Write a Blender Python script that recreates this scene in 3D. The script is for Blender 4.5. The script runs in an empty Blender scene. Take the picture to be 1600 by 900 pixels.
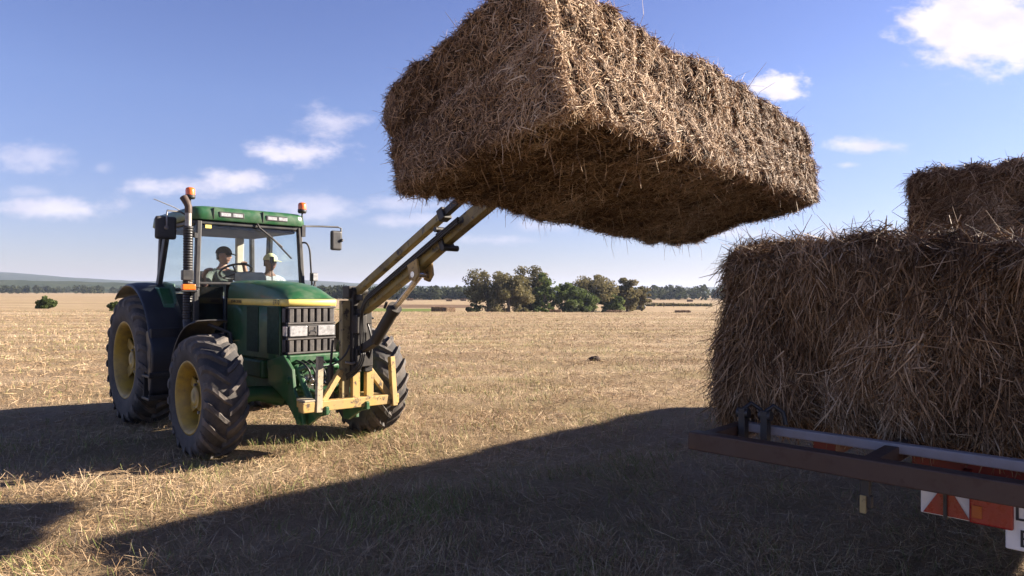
import bpy, bmesh, math, random
import numpy as np
from mathutils import Vector, Matrix, Euler

# ------------------------------------------------------------------ camera, world, sun, exposure
S = bpy.context.scene
COL = S.collection
R = math.radians
CAM_H, FPX, PITCH, ROLL = 1.763, 1058.24, 0.369, -0.209
cd = bpy.data.cameras.new('camera'); cam = bpy.data.objects.new('camera', cd); COL.objects.link(cam)
cd.sensor_width = 36.0; cd.lens = 36.0 * FPX / 1600.0; cd.clip_start = 0.05; cd.clip_end = 20000
cam.matrix_world = Matrix.Translation((0, 0, CAM_H)) @ Matrix.Rotation(R(90 + PITCH), 4, 'X') @ Matrix.Rotation(R(-ROLL), 4, 'Z')
S.camera = cam
SUN_AZ = math.atan2(0.27, 0.963)          # direction to the sun, from +X towards +Y
SUN_EL = R(22.3)
SKY_STRENGTH = 0.05
SUN_STRENGTH = 5.0
HAZE = 0.00015
S.view_settings.view_transform = 'Standard'; S.view_settings.look = 'None'
S.view_settings.exposure = 1.82; S.view_settings.gamma = 1.0; S.view_settings.use_curve_mapping = False
S.cycles.use_denoising = True
S.cycles.max_bounces = 6; S.cycles.transparent_max_bounces = 16; S.cycles.volume_bounces = 0

sun = bpy.data.lights.new('sun', 'SUN'); sun.energy = SUN_STRENGTH; sun.angle = R(0.5); sun.color = (1.0, 0.87, 0.72)
so = bpy.data.objects.new('sun', sun); COL.objects.link(so)
sd = Vector((math.cos(SUN_EL) * math.cos(SUN_AZ), math.cos(SUN_EL) * math.sin(SUN_AZ), math.sin(SUN_EL)))
so.rotation_euler = sd.to_track_quat('Z', 'Y').to_euler(); so.location = sd * 60

# clouds of the sky: (azimuth x/y, height z/y, half width, half height, strength)
def pix(px, py):
    u, v = px - 800.0, 450.0 - py
    r = R(-ROLL); u, v = u * math.cos(r) - v * math.sin(r), u * math.sin(r) + v * math.cos(r)
    x, z = u / FPX, v / FPX; t = R(PITCH)
    return Vector((x, math.cos(t) - z * math.sin(t), math.sin(t) + z * math.cos(t)))
CLOUDS = [(1540, 40, 150, 84, 1.0), (1215, 136, 50, 24, .95), (1362, 228, 72, 15, .8), (1322, 258, 22, 8, .6),
          (515, 190, 62, 28, .62), (470, 240, 100, 24, .85), (372, 280, 82, 22, .85), (280, 292, 80, 22, .7),
          (85, 325, 130, 22, .7), (45, 247, 85, 34, .45), (480, 322, 120, 28, .5), (640, 345, 90, 16, .5),
          (160, 262, 20, 12, .22), (1130, 362, 110, 16, .45), (780, 375, 80, 10, .4), (1340, 366, 90, 12, .4),
          (620, 318, 70, 18, .45), (850, 352, 60, 14, .35), (40, 300, 60, 12, .3)]
W = bpy.data.worlds.new('World'); S.world = W; W.use_nodes = True
nt = W.node_tree; nt.nodes.clear()
def wn(t, **k):
    n = nt.nodes.new(t)
    for a, b in k.items(): setattr(n, a, b)
    return n
def wl(a, b): nt.links.new(a, b)
def wmath(op, a, b=None, clamp=False):
    n = wn('ShaderNodeMath', operation=op, use_clamp=clamp)
    for i, s in enumerate((a, b)):
        if s is None: continue
        if isinstance(s, (int, float)): n.inputs[i].default_value = s
        else: wl(s, n.inputs[i])
    return n.outputs[0]
out = wn('ShaderNodeOutputWorld'); bg = wn('ShaderNodeBackground'); wl(bg.outputs[0], out.inputs[0])
sky = wn('ShaderNodeTexSky', sky_type='NISHITA'); sky.sun_disc = False
sky.sun_elevation = SUN_EL; sky.sun_rotation = math.pi / 2 - SUN_AZ
sky.air_density = 1.0; sky.dust_density = 0.15; sky.ozone_density = 2.6; sky.altitude = 100
tc = wn('ShaderNodeTexCoord'); sep = wn('ShaderNodeSeparateXYZ'); wl(tc.outputs['Generated'], sep.inputs[0])
front = wmath('GREATER_THAN', sep.outputs[1], 0.05)
ysafe = wmath('MAXIMUM', sep.outputs[1], 0.05)
cu = wmath('DIVIDE', sep.outputs[0], ysafe); cv = wmath('DIVIDE', sep.outputs[2], ysafe)
comb = wn('ShaderNodeCombineXYZ'); wl(cu, comb.inputs[0]); wl(cv, comb.inputs[1])
n1 = wn('ShaderNodeTexNoise'); n1.inputs['Scale'].default_value = 15; n1.inputs['Detail'].default_value = 9; n1.inputs['Roughness'].default_value = .62
sc = wn('ShaderNodeVectorMath', operation='MULTIPLY'); wl(comb.outputs[0], sc.inputs[0]); sc.inputs[1].default_value = (1.0, 1.9, 1.0)
wl(sc.outputs[0], n1.inputs['Vector'])
best = None
for px, py, rx, ry, st in CLOUDS:
    d = pix(px, py)
    m = wn('ShaderNodeVectorMath', operation='SUBTRACT'); wl(comb.outputs[0], m.inputs[0]); m.inputs[1].default_value = (d.x / d.y, d.z / d.y, 0)
    k = wn('ShaderNodeVectorMath', operation='MULTIPLY'); wl(m.outputs[0], k.inputs[0]); k.inputs[1].default_value = (FPX / rx, FPX / ry, 0)
    l = wn('ShaderNodeVectorMath', operation='LENGTH'); wl(k.outputs[0], l.inputs[0])
    e = wmath('SUBTRACT', 1.0, l.outputs['Value'])
    e = wmath('ADD', e, wmath('MULTIPLY', wmath('SUBTRACT', n1.outputs[0], .5), 1.7 if st >= 1 else 2.6))
    sm = wn('ShaderNodeMapRange', interpolation_type='SMOOTHSTEP'); wl(e, sm.inputs[0])
    sm.inputs[1].default_value = -.08; sm.inputs[2].default_value = 1.0 if st < .9 else .5; sm.inputs[3].default_value = 0; sm.inputs[4].default_value = st
    best = sm.outputs[0] if best is None else wmath('MAXIMUM', best, sm.outputs[0])
best = wmath('MULTIPLY', best, front)
tint = wn('ShaderNodeMix', data_type='RGBA', blend_type='MULTIPLY'); tint.inputs[0].default_value = 1
wl(sky.outputs[0], tint.inputs[6])
el = wn('ShaderNodeValToRGB'); ee = el.color_ramp.elements; ee.new(.12); ee.new(.32); ee.new(.8)
for q, (p, c) in zip(ee, ((0, (.66, .58, .74)), (.10, (.74, .65, .85)), (.26, (.90, .79, 1.02)), (.46, (.82, .71, 1.02)), (.75, (.42, .36, .54)))): q.position = p; q.color = (*c, 1)
wl(sep.outputs[2], el.inputs[0]); wl(el.outputs[0], tint.inputs[7])
n2 = wn('ShaderNodeTexNoise'); n2.inputs['Scale'].default_value = 16; n2.inputs['Detail'].default_value = 5; wl(sc.outputs[0], n2.inputs['Vector'])
cr = wn('ShaderNodeMix', data_type='RGBA'); wl(n2.outputs[0], cr.inputs[0])
cr.inputs[6].default_value = (4.0, 3.9, 5.0, 1); cr.inputs[7].default_value = (8.0, 7.3, 7.6, 1)
mx = wn('ShaderNodeMix', data_type='RGBA'); wl(best, mx.inputs[0]); wl(tint.outputs[2], mx.inputs[6]); wl(cr.outputs[2], mx.inputs[7])
wl(mx.outputs[2], bg.inputs[0]); bg.inputs[1].default_value = SKY_STRENGTH

# ------------------------------------------------------------------ helpers
rng = np.random.default_rng(7); random.seed(7)

def vnoise(P, seed=0):
    """value noise -1..1 at points P (n,3)"""
    P = np.asarray(P, float); i = np.floor(P).astype(np.int64); f = P - i; f = f * f * (3 - 2 * f)
    def h(a):
        n = (a[:, 0] * 374761393 + a[:, 1] * 668265263 + a[:, 2] * 2147483647 + seed * 1274126177) & 0xffffffff
        n = ((n ^ (n >> 13)) * 1274126177) & 0xffffffff
        return ((n ^ (n >> 16)) & 0xffff) / 32767.5 - 1
    r = 0
    for dx in (0, 1):
        for dy in (0, 1):
            for dz in (0, 1):
                w = (f[:, 0] if dx else 1 - f[:, 0]) * (f[:, 1] if dy else 1 - f[:, 1]) * (f[:, 2] if dz else 1 - f[:, 2])
                r = r + w * h(i + np.array([dx, dy, dz]))
    return r
def fbm(P, o=3, seed=0):
    P = np.asarray(P, float); a, r = 1.0, 0
    for k in range(o): r = r + a * vnoise(P * 2 ** k, seed + k); a *= .5
    return r
def sstep(a, b, x):
    t = np.clip((x - a) / (b - a), 0, 1); return t * t * (3 - 2 * t)

class G:
    """nodes of one material"""
    def __init__(s, name):
        s.m = bpy.data.materials.new(name); s.m.use_nodes = True; s.t = s.m.node_tree
        s.b = s.t.nodes['Principled BSDF']; s.o = s.t.nodes['Material Output']
    def n(s, t, **k):
        x = s.t.nodes.new(t)
        for a, b in k.items():
            if a.startswith('i_'): x.inputs[a[2:].replace('_', ' ')].default_value = b
            else: setattr(x, a, b)
        return x
    def l(s, a, b): s.t.links.new(a, b)
    def noise(s, scale, detail=4, rough=.6, vec=None, coord='Object'):
        x = s.n('ShaderNodeTexNoise'); x.inputs['Scale'].default_value = scale; x.inputs['Detail'].default_value = detail; x.inputs['Roughness'].default_value = rough
        if vec is None: vec = s.n('ShaderNodeTexCoord').outputs[coord]
        s.l(vec, x.inputs['Vector']); return x.outputs[0]
    def ramp(s, fac, stops):
        x = s.n('ShaderNodeValToRGB'); e = x.color_ramp.elements
        while len(e) < len(stops): e.new(.5)
        for q, (p, c) in zip(e, stops): q.position = p; q.color = (*c, 1)
        s.l(fac, x.inputs[0]); return x.outputs[0]
    def mix(s, fac, a, b, mode='MIX'):
        x = s.n('ShaderNodeMix', data_type='RGBA', blend_type=mode)
        for k, v in ((0, fac), (6, a), (7, b)):
            if isinstance(v, (int, float)): x.inputs[k].default_value = v
            elif isinstance(v, tuple): x.inputs[k].default_value = (*v, 1)
            else: s.l(v, x.inputs[k])
        return x.outputs[2]
    def bump(s, h, dist, strength=1.0):
        x = s.n('ShaderNodeBump'); x.inputs['Distance'].default_value = dist; x.inputs['Strength'].default_value = strength
        s.l(h, x.inputs['Height']); s.l(x.outputs[0], s.b.inputs['Normal'])

def paint(name, c, rough=.4, dirt=(.16, .13, .09), amt=.35, scale=5, metal=0, bump=0.0, coat=0.0, rust=None):
    """painted or moulded surface with dust and wear of its own"""
    g = G(name); f = g.noise(scale, 6, .65)
    k = g.ramp(f, [(.42, (0, 0, 0)), (.72, (amt, amt, amt))])
    c2 = g.mix(k, c, dirt)
    if rust:
        f2 = g.noise(scale * 2.6, 8, .7); k2 = g.ramp(f2, [(.54, (0, 0, 0)), (.62, (1, 1, 1))]); c2 = g.mix(k2, c2, rust)
    g.l(c2, g.b.inputs['Base Color'])
    r2 = g.n('ShaderNodeMapRange'); g.l(f, r2.inputs[0]); r2.inputs[1].default_value = .3; r2.inputs[2].default_value = .7
    r2.inputs[3].default_value = max(.05, rough - .08); r2.inputs[4].default_value = min(1, rough + .25); g.l(r2.outputs[0], g.b.inputs['Roughness'])
    g.b.inputs['Metallic'].default_value = metal; g.b.inputs['Coat Weight'].default_value = coat
    if bump: g.bump(g.noise(scale * 12, 5, .7), bump)
    return g.m

M = {}
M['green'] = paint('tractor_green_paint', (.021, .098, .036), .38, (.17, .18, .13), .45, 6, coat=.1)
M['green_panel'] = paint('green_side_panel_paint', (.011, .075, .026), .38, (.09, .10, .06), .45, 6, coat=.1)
M['green_dark'] = paint('green_chassis_paint', (.010, .075, .022), .45, (.07, .06, .04), .6, 7)
M['screen'] = paint('dark_green_mesh_screen', (.006, .028, .010), .7, (.03, .03, .02), .4, 20)
M['stripe'] = paint('yellow_stripe', (.78, .62, .16), .4, (.5, .42, .2), .4, 8)
M['loader_yellow'] = paint('worn_yellow_paint', (.47, .31, .095), .55, (.30, .22, .12), .85, 5, rust=(.09, .06, .04))
M['boom_yellow'] = paint('grimy_boom_yellow_paint', (.27, .20, .055), .45, (.10, .08, .05), .9, 3.5, rust=(.03, .026, .022))
M['mast_yellow'] = paint('faded_mast_paint', (.34, .27, .12), .55, (.14, .11, .07), .9, 4, rust=(.05, .038, .03))
M['grease'] = paint('greasy_black_steel', (.018, .017, .017), .45, (.07, .055, .04), .6, 9)
M['black'] = paint('black_plastic', (.020, .020, .022), .42, (.09, .08, .07), .35, 6)
M['fender'] = paint('fender_black_plastic', (.020, .022, .028), .38, (.06, .06, .065), .5, 3)
M['grille'] = paint('dusty_grille_plastic', (.055, .050, .050), .5, (.16, .14, .12), .6, 9)
M['void'] = paint('dark_recess', (.006, .006, .006), .9, (.012, .01, .01), .4, 9)
M['tyre'] = paint('dusty_tyre_rubber', (.040, .038, .038), .75, (.17, .145, .125), .75, 3.2, bump=.004)
M['rim'] = paint('yellow_rim_paint', (.42, .27, .035), .42, (.13, .09, .05), .8, 6)
M['chrome'] = paint('chromed_steel', (.62, .60, .58), .18, (.35, .28, .2), .5, 6, metal=1)
M['steel'] = paint('grey_steel', (.32, .31, .30), .45, (.14, .11, .08), .6, 8, metal=.8)
M['greywood'] = paint('weathered_pale_yellow_paint', (.42, .36, .24), .6, (.26, .23, .18), .8, 7, rust=(.16, .13, .10))
M['hose'] = paint('black_rubber_hose', (.016, .016, .017), .4, (.05, .045, .04), .5, 14)
M['amber'] = paint('amber_lens', (.85, .17, .02), .18, (.7, .12, .02), .4, 20, coat=.6)
M['amber_dull'] = paint('dull_amber_lens', (.38, .10, .015), .25, (.3, .06, .02), .5, 20)
M['lens'] = paint('clear_lamp_lens', (.46, .46, .47), .12, (.16, .16, .16), .9, 26, coat=.8)
M['white'] = paint('white_paint', (.74, .74, .73), .4, (.45, .41, .36), .35, 7)
M['red'] = paint('red_paint', (.17, .013, .009), .4, (.16, .05, .03), .5, 6)
M['redlens'] = paint('red_reflector', (.25, .012, .012), .2, (.35, .02, .02), .4, 30, coat=.5)
M['brownsteel'] = paint('brown_red_painted_steel', (.055, .030, .022), .5, (.085, .06, .045), .7, 7, rust=(.05, .025, .017))
M['greysteel'] = paint('pale_grey_painted_steel', (.27, .25, .26), .5, (.2, .16, .13), .6, 7)
M['ink'] = paint('black_lettering', (.015, .015, .02), .5, (.05, .05, .05), .2, 9)
M['trim'] = paint('beige_cab_trim', (.46, .43, .35), .6, (.34, .3, .22), .5, 5)
M['headliner'] = paint('grey_headliner', (.11, .11, .13), .8, (.07, .07, .08), .5, 6)
M['skin'] = paint('skin', (.42, .235, .165), .5, (.36, .17, .12), .5, 18)
M['skin_tan'] = paint('shaded_skin', (.20, .11, .075), .5, (.17, .085, .06), .5, 18)  # passenger's skin, darkened to carry the shade on the face
M['tshirt'] = paint('grey_green_cotton', (.13, .155, .13), .85, (.24, .27, .23), .7, 9, bump=.02)
M['whiteshirt'] = paint('white_cotton', (.50, .52, .52), .85, (.5, .52, .54), .6, 8, bump=.02)
M['jeans'] = paint('dark_blue_denim', (.03, .04, .075), .85, (.05, .06, .09), .6, 9)
M['navycap'] = paint('navy_cap_cloth', (.015, .017, .032), .8, (.03, .03, .045), .5, 14)
M['yellowcap'] = paint('pale_yellow_cap_cloth', (.70, .68, .36), .8, (.66, .66, .40), .6, 14)
M['lips'] = paint('lips', (.24, .09, .075), .5, (.2, .08, .06), .3, 20)
M['hair'] = paint('dark_hair', (.03, .022, .016), .6, (.05, .035, .025), .5, 30)
M['eye'] = paint('eye_dark', (.02, .018, .016), .2, (.03, .03, .03), .2, 30)

def glass_mat(name, tintc, refl, flat=None):
    g = G(name); g.t.nodes.remove(g.b)
    tr = g.n('ShaderNodeBsdfTransparent'); tr.inputs[0].default_value = (*tintc, 1)
    gl = g.n('ShaderNodeBsdfGlossy'); gl.inputs['Roughness'].default_value = .02; gl.inputs[0].default_value = (.95, .97, 1, 1)
    du = g.n('ShaderNodeBsdfDiffuse'); du.inputs[0].default_value = (.55, .55, .52, 1)
    fr = g.n('ShaderNodeFresnel'); fr.inputs[0].default_value = refl
    mx_ = g.n('ShaderNodeMixShader'); mx_.inputs[0].default_value = flat or 0
    if not flat: g.l(fr.outputs[0], mx_.inputs[0])
    g.l(tr.outputs[0], mx_.inputs[1]); g.l(gl.outputs[0], mx_.inputs[2])
    dust = g.noise(6, 6, .7); dr = g.ramp(dust, [(.35, (.006, .006, .006)), (.75, (.03, .03, .03))])
    m2 = g.n('ShaderNodeMixShader'); g.l(dr, m2.inputs[0]); g.l(mx_.outputs[0], m2.inputs[1]); g.l(du.outputs[0], m2.inputs[2])
    g.l(m2.outputs[0], g.o.inputs[0]); return g.m
M['glass'] = glass_mat('cab_glass', (.95, .98, .99), 1.27)
M['glass_side'] = glass_mat('cab_side_glass', (.93, .97, .98), 1.10, .03)
M['glass_dark'] = glass_mat('lower_cab_glass', (.16, .17, .17), 1.5)

def straw_mat(name, stops, rough=.6, spec=.18):
    g = G(name); a = g.n('ShaderNodeAttribute', attribute_name='tint')
    c = g.ramp(a.outputs['Fac'], stops); g.l(c, g.b.inputs['Base Color'])
    g.b.inputs['Roughness'].default_value = rough; g.b.inputs['Specular IOR Level'].default_value = spec
    return g.m
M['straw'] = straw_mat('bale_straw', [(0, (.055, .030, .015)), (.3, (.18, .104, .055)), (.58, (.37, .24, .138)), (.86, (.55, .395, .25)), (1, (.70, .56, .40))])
M['straw_shaded'] = straw_mat('shaded_bale_straw', [(0, (.035, .020, .010)), (.3, (.11, .062, .032)), (.58, (.235, .15, .084)), (.86, (.40, .28, .17)), (1, (.58, .45, .31))])  # darker copy of the bale straw; trailer load's shade is put into the colour
M['stubble'] = straw_mat('stubble_straw', [(0, (.13, .080, .042)), (.3, (.31, .205, .112)), (.6, (.48, .345, .205)), (.89, (.68, .535, .36)), (.9, (.12, .15, .035)), (1, (.25, .29, .09))])
def packed():
    g = G('packed_straw'); tc_ = g.n('ShaderNodeTexCoord').outputs['Object']
    mp = g.n('ShaderNodeMapping'); g.l(tc_, mp.inputs[0]); mp.inputs['Scale'].default_value = (1, 1, .35)
    f = g.noise(42, 8, .75, mp.outputs[0]); c = g.ramp(f, [(.36, (.022, .013, .007)), (.55, (.085, .050, .026)), (.72, (.24, .155, .085))])  # core colour darkened to paint shade into the gaps between loose straws
    g.l(c, g.b.inputs['Base Color']); g.b.inputs['Roughness'].default_value = .8; g.bump(f, .03, 1); return g.m
M['packed'] = packed()

def props(o, label=None, cat=None, group=None, kind=None):
    for k, v in (('label', label), ('category', cat), ('group', group), ('kind', kind)):
        if v: o[k] = v
    return o
def thing(name, label, cat, loc=(0, 0, 0), rz=0, group=None):
    o = bpy.data.objects.new(name, None); COL.objects.link(o); o.empty_display_size = .3
    o.location = loc; o.rotation_euler = (0, 0, rz); return props(o, label, cat, group)

def mesh_np(name, V, F4, mats, tint=None, smooth=False, mi=None):
    V = np.ascontiguousarray(V, np.float32); F4 = np.ascontiguousarray(F4, np.int32)
    me = bpy.data.meshes.new(name); k = F4.shape[1]
    me.vertices.add(len(V)); me.vertices.foreach_set('co', V.ravel())
    me.loops.add(F4.size); me.loops.foreach_set('vertex_index', F4.ravel())
    me.polygons.add(len(F4)); me.polygons.foreach_set('loop_start', np.arange(0, F4.size, k, dtype=np.int32))
    if mi is not None: me.polygons.foreach_set('material_index', np.asarray(mi, np.int32))
    me.polygons.foreach_set('use_smooth', np.full(len(F4), smooth))
    for m in mats: me.materials.append(m)
    me.update(calc_edges=True)
    if tint is not None:
        a = me.attributes.new('tint', 'FLOAT', 'POINT'); a.data.foreach_set('value', np.ascontiguousarray(tint, np.float32))
    return me
def link(name, me, parent=None):
    o = bpy.data.objects.new(name, me); COL.objects.link(o)
    if parent: o.parent = parent
    return o

class MB:
    """collects shapes; build() links them as one mesh object"""
    def __init__(s): s.v, s.f, s.mi, s.sm = [], [], [], []
    def add(s, vs, fs, mi=0, sm=False):
        b = len(s.v); s.v += [tuple(v) for v in vs]
        for f in fs: s.f.append([b + i for i in f]); s.mi.append(mi); s.sm.append(sm)
        return s
    def box(s, c, d, rot=None, mi=0):
        m = rot.to_matrix() if isinstance(rot, Euler) else (rot or Matrix.Identity(3)); c = Vector(c)
        vs = [c + m @ Vector((x * d[0] / 2, y * d[1] / 2, z * d[2] / 2)) for x in (-1, 1) for y in (-1, 1) for z in (-1, 1)]
        return s.add(vs, [(0, 1, 3, 2), (4, 6, 7, 5), (0, 4, 5, 1), (2, 3, 7, 6), (0, 2, 6, 4), (1, 5, 7, 3)], mi)
    def bar(s, a, b, w, h, mi=0, up=(0, 0, 1)):
        """rectangular bar from a to b, w sideways, h along up"""
        a, b = Vector(a), Vector(b); x = (b - a).normalized(); u = Vector(up); y = u.cross(x)
        if y.length < 1e-4: y = Vector((0, 1, 0)).cross(x)
        y.normalize(); z = x.cross(y)
        return s.box((a + b) / 2, ((b - a).length, w, h), Matrix((x, y, z)).transposed(), mi)
    def tube(s, pts, r, n=12, mi=0, cap=True):
        pts = [Vector(p) for p in pts]; rs = r if isinstance(r, (list, tuple)) else [r] * len(pts); vs, fs = [], []
        prev = None
        for i, p in enumerate(pts):
            t = (pts[min(i + 1, len(pts) - 1)] - pts[max(i - 1, 0)])
            if t.length < 1e-9: t = Vector((0, 0, 1))
            t.normalize()
            if prev is None: a = Vector((0, 0, 1)) if abs(t.z) < .9 else Vector((1, 0, 0))
            else: a = prev
            y = t.cross(a); y.normalize(); z = y.cross(t); prev = z
            for k in range(n):
                q = 2 * math.pi * k / n; vs.append(p + (y * math.cos(q) + z * math.sin(q)) * rs[i])
        for i in range(len(pts) - 1):
            for k in range(n): fs.append((i * n + k, i * n + (k + 1) % n, (i + 1) * n + (k + 1) % n, (i + 1) * n + k))
        s.add(vs, fs, mi, True)
        if cap:
            s.add(vs[:n], [tuple(range(n))[::-1]], mi); s.add(vs[-n:], [tuple(range(n))], mi)
        return s
    def lathe(s, prof, axis='y', c=(0, 0, 0), n=48, mi=0, closed=False):
        """prof: (along axis, radius)"""
        c = Vector(c); vs, fs = [], []; m = len(prof)
        for k in range(n):
            q = 2 * math.pi * k / n
            for a, r in prof:
                x, y = r * math.cos(q), r * math.sin(q)
                vs.append(c + (Vector((x, a, y)) if axis == 'y' else Vector((x, y, a)) if axis == 'z' else Vector((a, x, y))))
        for k in range(n):
            for j in range(m if closed else m - 1):
                j2 = (j + 1) % m; k2 = (k + 1) % n
                fs.append((k * m + j, k * m + j2, k2 * m + j2, k2 * m + j))
        return s.add(vs, fs, mi, True)
    def prism(s, pts, d0, d1, plane='xz', mi=0, sm=False):
        """outline in a plane, pushed from d0 to d1 along the third axis"""
        def P(a, b, d): return {'xz': (a, d, b), 'yz': (d, a, b), 'xy': (a, b, d)}[plane]
        n = len(pts); vs = [P(a, b, d0) for a, b in pts] + [P(a, b, d1) for a, b in pts]
        fs = [tuple(range(n)), tuple(range(n, 2 * n))[::-1]] + [(i, n + i, n + (i + 1) % n, (i + 1) % n) for i in range(n)]
        return s.add(vs, fs, mi, sm)
    def grid(s, rows, mi=0, sm=True):
        """rows of equally many points"""
        m = len(rows[0]); vs = [p for r in rows for p in r]
        fs = [(i * m + j, i * m + j + 1, (i + 1) * m + j + 1, (i + 1) * m + j) for i in range(len(rows) - 1) for j in range(m - 1)]
        return s.add(vs, fs, mi, sm)
    def mesh(s, name, mats):
        me = bpy.data.meshes.new(name); me.from_pydata(s.v, [], s.f)
        for m in (mats if isinstance(mats, (list, tuple)) else [mats]): me.materials.append(m)
        me.polygons.foreach_set('material_index', s.mi); me.polygons.foreach_set('use_smooth', s.sm)
        bm = bmesh.new(); bm.from_mesh(me); bmesh.ops.recalc_face_normals(bm, faces=bm.faces); bm.to_mesh(me); bm.free()
        me.update(); return me
    def build(s, name, mats, parent=None, bevel=0.0, seg=2, subsurf=0, solid=0.0):
        o = link(name, s.mesh(name, mats), parent)
        if solid:
            q = o.modifiers.new('solid', 'SOLIDIFY'); q.thickness = solid; q.offset = 0
        if bevel:
            q = o.modifiers.new('bevel', 'BEVEL'); q.width = bevel; q.segments = seg; q.limit_method = 'ANGLE'; q.angle_limit = R(40); q.harden_normals = False
        if subsurf:
            q = o.modifiers.new('sub', 'SUBSURF'); q.levels = q.render_levels = subsurf
        return o
def bez(p0, p1, p2, p3, n=14):
    p0, p1, p2, p3 = map(Vector, (p0, p1, p2, p3))
    return [(1 - t) ** 3 * p0 + 3 * t * (1 - t) ** 2 * p1 + 3 * t * t * (1 - t) * p2 + t ** 3 * p3 for t in [i / n for i in range(n + 1)]]

def ribbons(P, D, N, L, Wd, bend):
    """bent blades: root P, direction D, facing N -> verts, quads"""
    n = len(P); D = D / np.linalg.norm(D, axis=1, keepdims=True)
    X = np.cross(D, N); X /= np.linalg.norm(X, axis=1, keepdims=True) + 1e-9
    U = np.cross(X, D); L = L[:, None]; w = Wd[:, None] / 2; b = bend[:, None]
    a = P; m = P + D * L * .5 + U * L * b; e = P + D * L + U * L * b * .3
    V = np.stack([a - X * w, a + X * w, m - X * w, m + X * w, e - X * w * .5, e + X * w * .5], 1).reshape(-1, 3)
    i = np.arange(n)[:, None] * 6
    F = np.concatenate([i + np.array([[0, 1, 3, 2]]), i + np.array([[2, 3, 5, 4]])], 1).reshape(-1, 4)
    return V, F
def rand_dir(n):
    d = rng.normal(size=(n, 3)); return d / np.linalg.norm(d, axis=1, keepdims=True)

# ------------------------------------------------------------------ terrain
def terr(x, y):
    x = np.asarray(x, float); y = np.asarray(y, float)
    u = x / np.maximum(y, 1.0)
    z = -2.1 * sstep(57, 108, y) * (1 - .62 * sstep(-.16, -.42, u))
    q = np.stack([x, y, 0 * x], -1).reshape(-1, 3)
    r = np.hypot(x, y)
    z = z + (.020 * vnoise(q * .8, 3) + .012 * vnoise(q * 3.1, 4)).reshape(x.shape) * sstep(120, 40, r)
    z = z + (.22 * vnoise(q * .011, 5)).reshape(x.shape) * sstep(90, 200, r)
    return z

def ground_material():
    g = G('stubble_field'); co = g.n('ShaderNodeTexCoord').outputs['Object']
    big = g.noise(.045, 5, .6, co); mid = g.noise(.9, 6, .65, co); fine = g.noise(17, 8, .78, co); grain = g.noise(70, 6, .8, co)
    mp = g.n('ShaderNodeMapping'); g.l(co, mp.inputs[0]); mp.inputs['Rotation'].default_value = (0, 0, R(14)); mp.inputs['Scale'].default_value = (.06, 1, 1)
    rows = g.noise(1.1, 4, .6, mp.outputs[0])
    c = g.ramp(fine, [(.28, (.17, .112, .068)), (.45, (.36, .25, .155)), (.6, (.49, .355, .23)), (.75, (.62, .48, .335))])
    c = g.mix(g.ramp(grain, [(.35, (.4, .4, .4)), (.6, (0, 0, 0))]), c, (.19, .125, .075))
    c = g.mix(g.ramp(mid, [(.45, (0, 0, 0)), (.7, (.65, .65, .65))]), c, (.33, .275, .12))
    gp = g.noise(.28, 6, .7, co); c = g.mix(g.ramp(gp, [(.50, (0, 0, 0)), (.66, (.6, .6, .6))]), c, (.30, .275, .10))
    c = g.mix(g.ramp(rows, [(.45, (0, 0, 0)), (.7, (.5, .5, .5))]), c, (.50, .38, .245))
    c = g.mix(g.ramp(big, [(.48, (0, 0, 0)), (.66, (.6, .6, .6))]), c, (.36, .285, .15))
    mp2 = g.n('ShaderNodeMapping'); g.l(co, mp2.inputs[0]); mp2.inputs['Rotation'].default_value = (0, 0, R(-8)); mp2.inputs['Scale'].default_value = (.25, 1, 1)
    wv = g.n('ShaderNodeTexWave', wave_type='BANDS', bands_direction='Y'); wv.inputs['Scale'].default_value = .12; wv.inputs['Distortion'].default_value = 9; wv.inputs['Detail'].default_value = 4; wv.inputs['Detail Scale'].default_value = .9
    mp3 = g.n('ShaderNodeMapping'); g.l(co, mp3.inputs[0]); mp3.inputs['Rotation'].default_value = (0, 0, R(-11)); g.l(mp3.outputs[0], wv.inputs[0])
    c = g.mix(g.ramp(wv.outputs[1], [(.1, (.35, .35, .35)), (.45, (0, 0, 0))]), c, (.255, .185, .095))
    c = g.mix(g.ramp(wv.outputs[1], [(.7, (0, 0, 0)), (.95, (.3, .3, .3))]), c, (.58, .45, .29))
    band = g.noise(.16, 6, .65, mp2.outputs[0])
    c = g.mix(g.ramp(band, [(.46, (0, 0, 0)), (.62, (.55, .55, .55))]), c, (.27, .19, .115))
    c = g.mix(g.ramp(band, [(.30, (.5, .5, .5)), (.44, (0, 0, 0))]), c, (.58, .45, .31))
    g.l(c, g.b.inputs['Base Color']); g.b.inputs['Roughness'].default_value = .9; g.b.inputs['Specular IOR Level'].default_value = .15
    h = g.n('ShaderNodeMath', operation='ADD'); g.l(fine, h.inputs[0]); g.l(grain, h.inputs[1]); g.bump(h.outputs[0], .05, 1.0)
    return g.m
def make_ground():
    rad = [0.0]; r = .6
    while r < 7500: rad.append(r); r *= 1.0125 if r < 150 else 1.05
    ang = np.concatenate([np.linspace(R(30), R(150), 330), np.linspace(R(150), R(390), 70)[1:-1]])
    rad = np.array(rad); A, B = np.meshgrid(ang, rad); X, Y = B * np.cos(A), B * np.sin(A)
    Z = terr(X, Y); V = np.stack([X, Y, Z], -1).reshape(-1, 3); na = len(ang)
    i, j = np.meshgrid(np.arange(len(rad) - 1), np.arange(na), indexing='ij'); j2 = (j + 1) % na
    F = np.stack([i * na + j, i * na + j2, (i + 1) * na + j2, (i + 1) * na + j], -1).reshape(-1, 4)
    o = link('ground', mesh_np('ground', V, F, [ground_material()], smooth=True)); o['kind'] = 'structure'
make_ground()

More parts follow.
